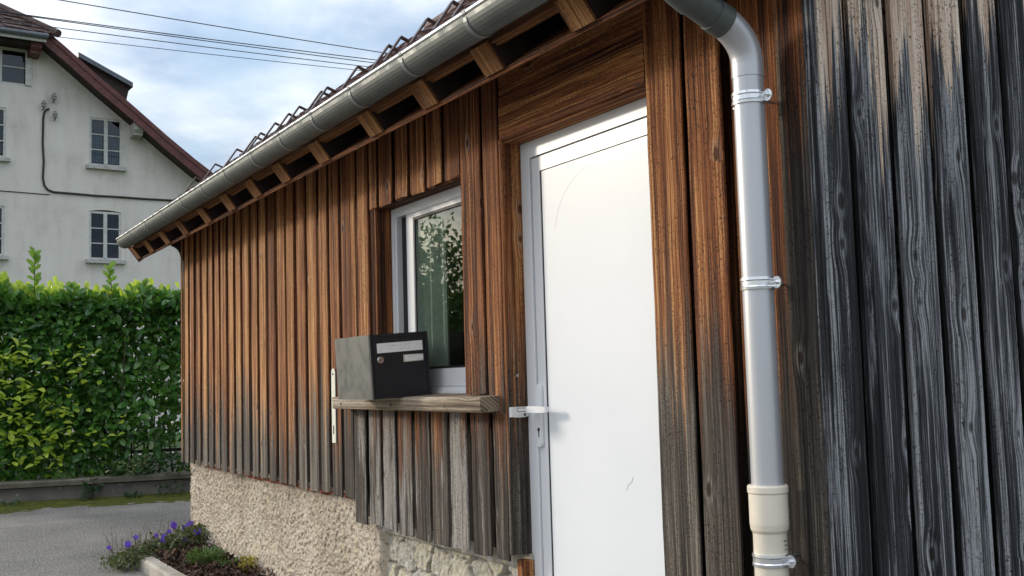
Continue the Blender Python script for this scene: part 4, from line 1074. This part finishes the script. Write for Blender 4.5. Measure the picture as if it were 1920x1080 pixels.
for _ in range(70):      # stems inside
    sx = rng.uniform(X0 + .1, X1); yb = front_y(sx) + rng.uniform(.25, .75)
    p0 = Vector((sx, yb, .12)); p1 = p0 + Vector((rng.normal(0, .10), rng.normal(0, .08), .8)); p2 = p1 + Vector((rng.normal(0, .22), rng.normal(0, .15), 1.1))
    st.tube([p0 - Vector(HB), p1 - Vector(HB), p2 - Vector(HB)], [.016, .011, .004], 5)
    for _k in range(3):
        f = rng.uniform(.1, .9); q0 = p0.lerp(p1, f); q1 = q0 + Vector((rng.normal(0, .3), rng.normal(-.1, .2), rng.uniform(.1, .5))); st.tube([q0 - Vector(HB), q1 - Vector(HB)], [.007, .003], 4)
st.build('stems', STEMM, hedge, smooth=True)

# low wall with coping under the hedge
lw = empty('low_wall', (2.4, 13.5, 0)); tag(lw, 'low grey concrete wall with a mossy coping below the laurel hedge', 'wall')
wd_ = Vector((1, -.20, 0)).normalized(); wn = Vector((-.20, -1, 0)).normalized()
A = Vector((-2.2, .0 + .20 * 2.2 - .016, 0)) ; 
def wp(x, off, z): # x world
    return Vector((x - 2.4, (13.72 - .20 * (x - 1.23)) + off - 13.5, z))
m = MB(); rings = []
for xx in np.arange(-3, 6.3, .11):
    j = .008 * (vnoise(np.array([xx * 7.]), np.array([1.]), 3)[0] - .5)
    rings.append([wp(xx, .02 + j, -.05), wp(xx, .02 + j * .3, .19), wp(xx, .16, .19), wp(xx, .16, -.05)])
m.loft(rings); m.build('wall_body', LOWW, lw)
x = -3.0; k = 0
while x < 6.2:
    L_ = [1.05, 1.0, 1.1][k % 3]; m = MB(); rings = []
    for f in np.linspace(0, 1, 9):
        xx = x + .004 + f * (L_ - .008); j = .006 * (vnoise(np.array([xx * 11.]), np.array([5.]), 3)[0] - .5)
        z0 = .197 + .004 * ((k * 7) % 3)
        rings.append([wp(xx, -.035 + j, z0), wp(xx, -.04 + j, z0 + .052), wp(xx, -.03 + j, z0 + .064), wp(xx, .20, z0 + .068), wp(xx, .205, z0)])
    m.loft(rings); m.build('coping_stone', COPING, lw); x += L_; k += 1
# moss along its foot
xx = np.arange(-2.5, 6.0, .03); tt = np.linspace(0, 1, 30); Xg, Tg = np.meshgrid(xx, tt, indexing='ij')
wdt = .62 + .5 * (fbm(xx * 1.3, xx * 0, 4, 91) - .5) + .14 * (fbm(xx * 9, xx * 0, 3, 92) - .5); wdt = np.clip(wdt + np.clip((1.9 - xx) * .22, 0, .35), .06, 1.2)
Yg = 13.735 - .20 * (Xg - 1.23) - Tg * wdt[:, None]
Zg = .004 + .030 * (1 - Tg) ** 1.5 * (.4 + fbm(Xg * 14, Yg * 14, 3, 93)) + .012 * fbm(Xg * 40, Yg * 40, 2, 94) * (1 - Tg)
Zg = np.where(Tg > .97, .0015, Zg) - .010 * (fbm(Xg * 6, Yg * 6, 3, 96) > .60) * (Tg > .25)
mo = grid_mesh('moss', np.stack([Xg, Yg, Zg], -1), MOSS); tag(mo, 'strip of dark green moss along the foot of the low wall', 'moss', kind='stuff')

# iron fence and shrubs behind the hedge
fe = empty('iron_fence', (3.6, 15.2, 0)); tag(fe, 'thin black iron fence glimpsed through the gaps in the hedge', 'fence')
m = MB(); m.box((0, 0, 1.22), (6, .03, .04)); m.box((0, 0, .45), (6, .03, .04)); m.build('rail', IRON, fe)
m = MB()
for k in range(44): m.tube([(-2.9 + k * .135, .0, .2), (-2.9 + k * .135, 0, 1.36)], .009, 6)
m.build('pickets', IRON, fe)
m = MB(); m.box((0, .06, .2), (6, .2, .42)); m.build('plinth_wall', simple('pale_plinth', (.55, .54, .50), .9, 0, .1, 4), fe)

# small plants at the foot of the wall
def tuft(name, label, cat, base, n, L, spread, m, up=.6, wr=.45, h=.12, stem=None, group=None):
    o = empty(name, base); tag(o, label, cat, group)
    a = rng.uniform(0, 2 * math.pi, n); r = np.sqrt(rng.random(n)) * spread; hh = rng.random(n) * h
    pos = np.stack([np.cos(a) * r, np.sin(a) * r, hh], 1)
    d = np.stack([np.cos(a), np.sin(a), np.full(n, up) + rng.normal(0, .3, n)], 1) + rng.normal(0, .35, (n, 3)); nr = np.stack([-np.cos(a) * .4, -np.sin(a) * .4, np.ones(n)], 1) + rng.normal(0, .3, (n, 3))
    leaves('foliage', pos, d, nr, rng.uniform(.6, 1.15, n) * L, wr, m, o)
    if stem:
        s_ = MB()
        for k in range(min(n, stem)): s_.tube([(pos[k][0] * .3, pos[k][1] * .3, -.01), tuple(pos[k])], .0025, 4)
        s_.build('stems', STEMM, o)
    return o
tuft('weed', 'broad-leaved dark green weed growing against the low wall', 'plant', (2.17, 13.44, .02), 34, .115, .07, WEED, .4, .34, .22, 14)
tuft('weed', 'small weed tuft at the left end of the mossy strip', 'plant', (1.34, 13.52, .01), 34, .05, .09, WEED, .6, .4, .05)
tuft('weed', 'low dark weed with jagged leaves in the middle of the low wall', 'plant', (2.60, 13.28, .01), 26, .09, .08, WEED, .9, .3, .05)
tuft('creeping_plant', 'creeping green plant on the low wall nearest the shed', 'plant', (3.02, 13.24, .01), 90, .045, .16, WEED, .5, .6, .16)
hy = tuft('hydrangea', 'pale green shrub with rounded heads growing under the hedge by the coping', 'shrub', (2.62, 13.55, .26), 60, .10, .2, WEED, .3, .55, .16, 12)
FLORET = leaf_mat('hydrangea_floret', (.10, .16, .05), (.28, .33, .14), (.2, .3, .08), .6, .3)
for hc in ((-.10, -.12, .13), (.05, -.14, .16), (.17, -.12, .10), (-.02, -.16, .07), (.14, -.08, .20)):
    pp = rng.normal(0, 1, (52, 3)); pp /= np.linalg.norm(pp, axis=1, keepdims=True)
    leaves('flower_head', np.array(hc) + pp * .045, pp + rng.normal(0, .5, (52, 3)), pp, rng.uniform(.018, .03, 52), .7, FLORET, hy)
tuft('ivy', 'dark green ivy leaves on the coping beside the shed corner', 'plant', (3.05, 13.5, .27), 130, .075, .26, WEED, .3, .75, .22)

# ================================================================== FLOWER BED
sheet('soil', 1.755, 2.19, -1.0, 8.42, .055, SOIL)
kb = empty('edging_kerb', (1.70, 5.0, 0)); tag(kb, 'pale concrete edging kerb along the flower bed beside the shed', 'kerb')
y = 8.28; k = 0
while y > 0:
    m = MB(); rings = []
    for f in np.linspace(0, 1, 8):
        yy = y - .003 - f * .994; j = .004 * (vnoise(np.array([yy * 9.]), np.array([2.]), 7)[0] - .5); xo = .006 * k * .3
        rings.append([(-.048 + j + xo, yy - 5, -.05), (-.048 + j + xo, yy - 5, .072), (-.036 + j + xo, yy - 5, .088), (.036 + xo, yy - 5, .090), (.05 + j + xo, yy - 5, .078), (.05 + xo, yy - 5, -.05)])
    m.loft(rings); m.build('kerb_stone', KERB, kb); y -= 1.0; k += 1
# bark mulch
nm = 3800
px = rng.uniform(1.76, 2.18, nm); py = 8.5 - rng.gamma(1.3, .75, nm); py = np.where(py < 3, rng.uniform(3, 8.4, nm), py)
pz = .058 + .03 * rng.random(nm) + .03 * fbm(px * 6, py * 6, 2, 51)
bk_ = leaves('bark_mulch', np.stack([px, py, pz], 1), rdir(nm, (0, 0, .12), .6), rdir(nm, (0, 0, 1.0), .5), rng.uniform(.02, .055, nm), rng.uniform(.3, .6, nm), CHIP, None)
tag(bk_, 'dark brown bark chips covering the flower bed', 'mulch', kind='stuff')
# purple geranium
GB = np.array([1.85, 8.42, .05])
ge = empty('geranium', tuple(GB)); tag(ge, 'sprawling purple-flowered geranium at the corner of the shed plinth', 'flower')
n = 2300
f = rng.random(n); ax_ = np.stack([1.50 + .70 * f, 8.26 + .22 * f + rng.normal(0, .11, n), np.zeros(n)], 1)
hmax = .05 + .15 * np.clip(f * 1.25, 0, 1)
z = rng.random(n) ** .8 * hmax + .02
pos = ax_ + np.stack([rng.normal(0, .04, n), np.zeros(n), z], 1) + np.stack([np.zeros(n), np.zeros(n), .02 * fbm(ax_[:, 0] * 12, ax_[:, 1] * 12, 2, 3)], 1); pos[:, 0] = np.minimum(pos[:, 0], 2.17)
leaves('foliage', pos - GB, rdir(n, (0, -.1, .2), .7), rdir(n, (0, -.2, .9), .5), rng.uniform(.014, .040, n), .75, GERL, ge, .2, .2)
FL = [(1.94, 8.39, .27, 1.25), (2.12, 8.60, .24, 1.0), (2.05, 8.50, .22, .8), (2.10, 8.34, .20, 1.3), (1.67, 8.40, .20, .9), (1.58, 8.22, .17, 1.0), (1.85, 8.34, .16, 1.1), (1.87, 8.39, .19, .75), (2.02, 8.40, .15, .8), (1.91, 8.41, .22, .5), (1.82, 8.42, .20, .4), (1.46, 8.29, .16, .5), (2.09, 8.56, .235, .7)]
ss = MB()
for (fx, fyy, fz, sc) in FL:
    k = 5; P_ = []; D_2 = []; N_ = []
    face = np.array([-.1 + rng.normal(0, .25), -.75, .55 + rng.normal(0, .2)]); face /= np.linalg.norm(face)
    t1 = np.cross(face, [0, 0, 1.]); t1 /= np.linalg.norm(t1); t2 = np.cross(face, t1)
    for q_ in range(2 if sc > .95 else 1):
        cpt = np.array([fx, fyy, fz]) + (rng.normal(0, .014, 3) if q_ else 0)
        for j in range(k):
            a = 2 * math.pi * j / k + fx * 9; P_.append(cpt); D_2.append(t1 * math.cos(a) + t2 * math.sin(a) + face * .25); N_.append(face)
    leaves('flower', np.array(P_) - GB, np.array(D_2), np.array(N_), np.full(len(P_), .027 * (.6 + .4 * sc)), .85, GERF, ge, .1, .1)
    ss.tube([(fx - GB[0] + .01, fyy - GB[1] + .02, .0), (fx - GB[0], fyy - GB[1] + .004, fz - GB[2])], .0016, 4)
for _ in range(130):
    a = np.array([rng.uniform(1.5, 2.15), 8.4 + rng.normal(0, .1), .05]); e_ = a + rng.normal(0, .06, 3) + np.array([0, 0, .14])
    ss.tube([tuple(a - GB), tuple(e_ - GB)], .0013, 4)
ss.build('stems', simple('dry_stem', (.16, .12, .06), .8, 0, .3, 20), ge)
tuft('herb_plant', 'bushy light green herb among the bark chips', 'plant', (1.97, 7.58, .06), 700, .035, .12, HERB, .8, .32, .11)
tuft('herb_plant', 'small leafy green plant between the herb and the yellow plant', 'plant', (2.07, 7.35, .06), 190, .032, .09, HERB, .5, .5, .07)
tuft('yellow_plant', 'small yellow-leaved plant against the roughcast plinth', 'plant', (2.13, 7.12, .06), 190, .03, .055, YELL, .9, .5, .11)
st_ = MB(); st_.beam((2.07, 7.62, .04), (2.055, 7.64, .17), Xax, .022, Yax, .003, ch=.0005, n=1, jit=0); o = st_.build('plant_marker', simple('grey_green_marker', (.30, .36, .30), .5))
tag(o, 'slim grey-green plant marker stuck in the mulch', 'plant marker')

# ================================================================== TREE out to the left (seen mirrored in the window)
tr = empty('leafy_tree', (-14.6, 38.0, 0)); tag(tr, 'dense leafy tree standing far to the left, mirrored in the shed window', 'tree')
m = MB(); m.tube([(0, 0, -.1), (.1, 0, 1.5), (0, .1, 3.5), (.1, .1, 6.5)], [.32, .24, .18, .05], 10)
for k in range(12):
    a = k * 2.4; h0 = 1.2 + k * .4; m.tube([(0, 0, h0), (math.cos(a) * 1.4, math.sin(a) * 1.4, h0 + .8), (math.cos(a) * 2.6, math.sin(a) * 2.6, h0 + 1.3)], [.10, .06, .02], 6)
m.build('trunk', BARKM, tr, smooth=True)
cl_ = rng.normal(0, 1, (90, 3)); cl_ /= np.linalg.norm(cl_, axis=1, keepdims=True); cl_ = cl_ * (rng.random((90, 1)) ** .4) * np.array([3.4, 3.4, 3.4]) + np.array([0, 0, 4.0])
n = 9000; ci = rng.integers(0, 90, n); pos = cl_[ci] + rng.normal(0, .42, (n, 3)); pos[:, 2] = np.maximum(pos[:, 2], .3)
leaves('crown', pos, rdir(n, (0, 0, -.2), .8), rdir(n, (0, 0, .6), .8), rng.uniform(.16, .30, n), .5, TREEL, tr)
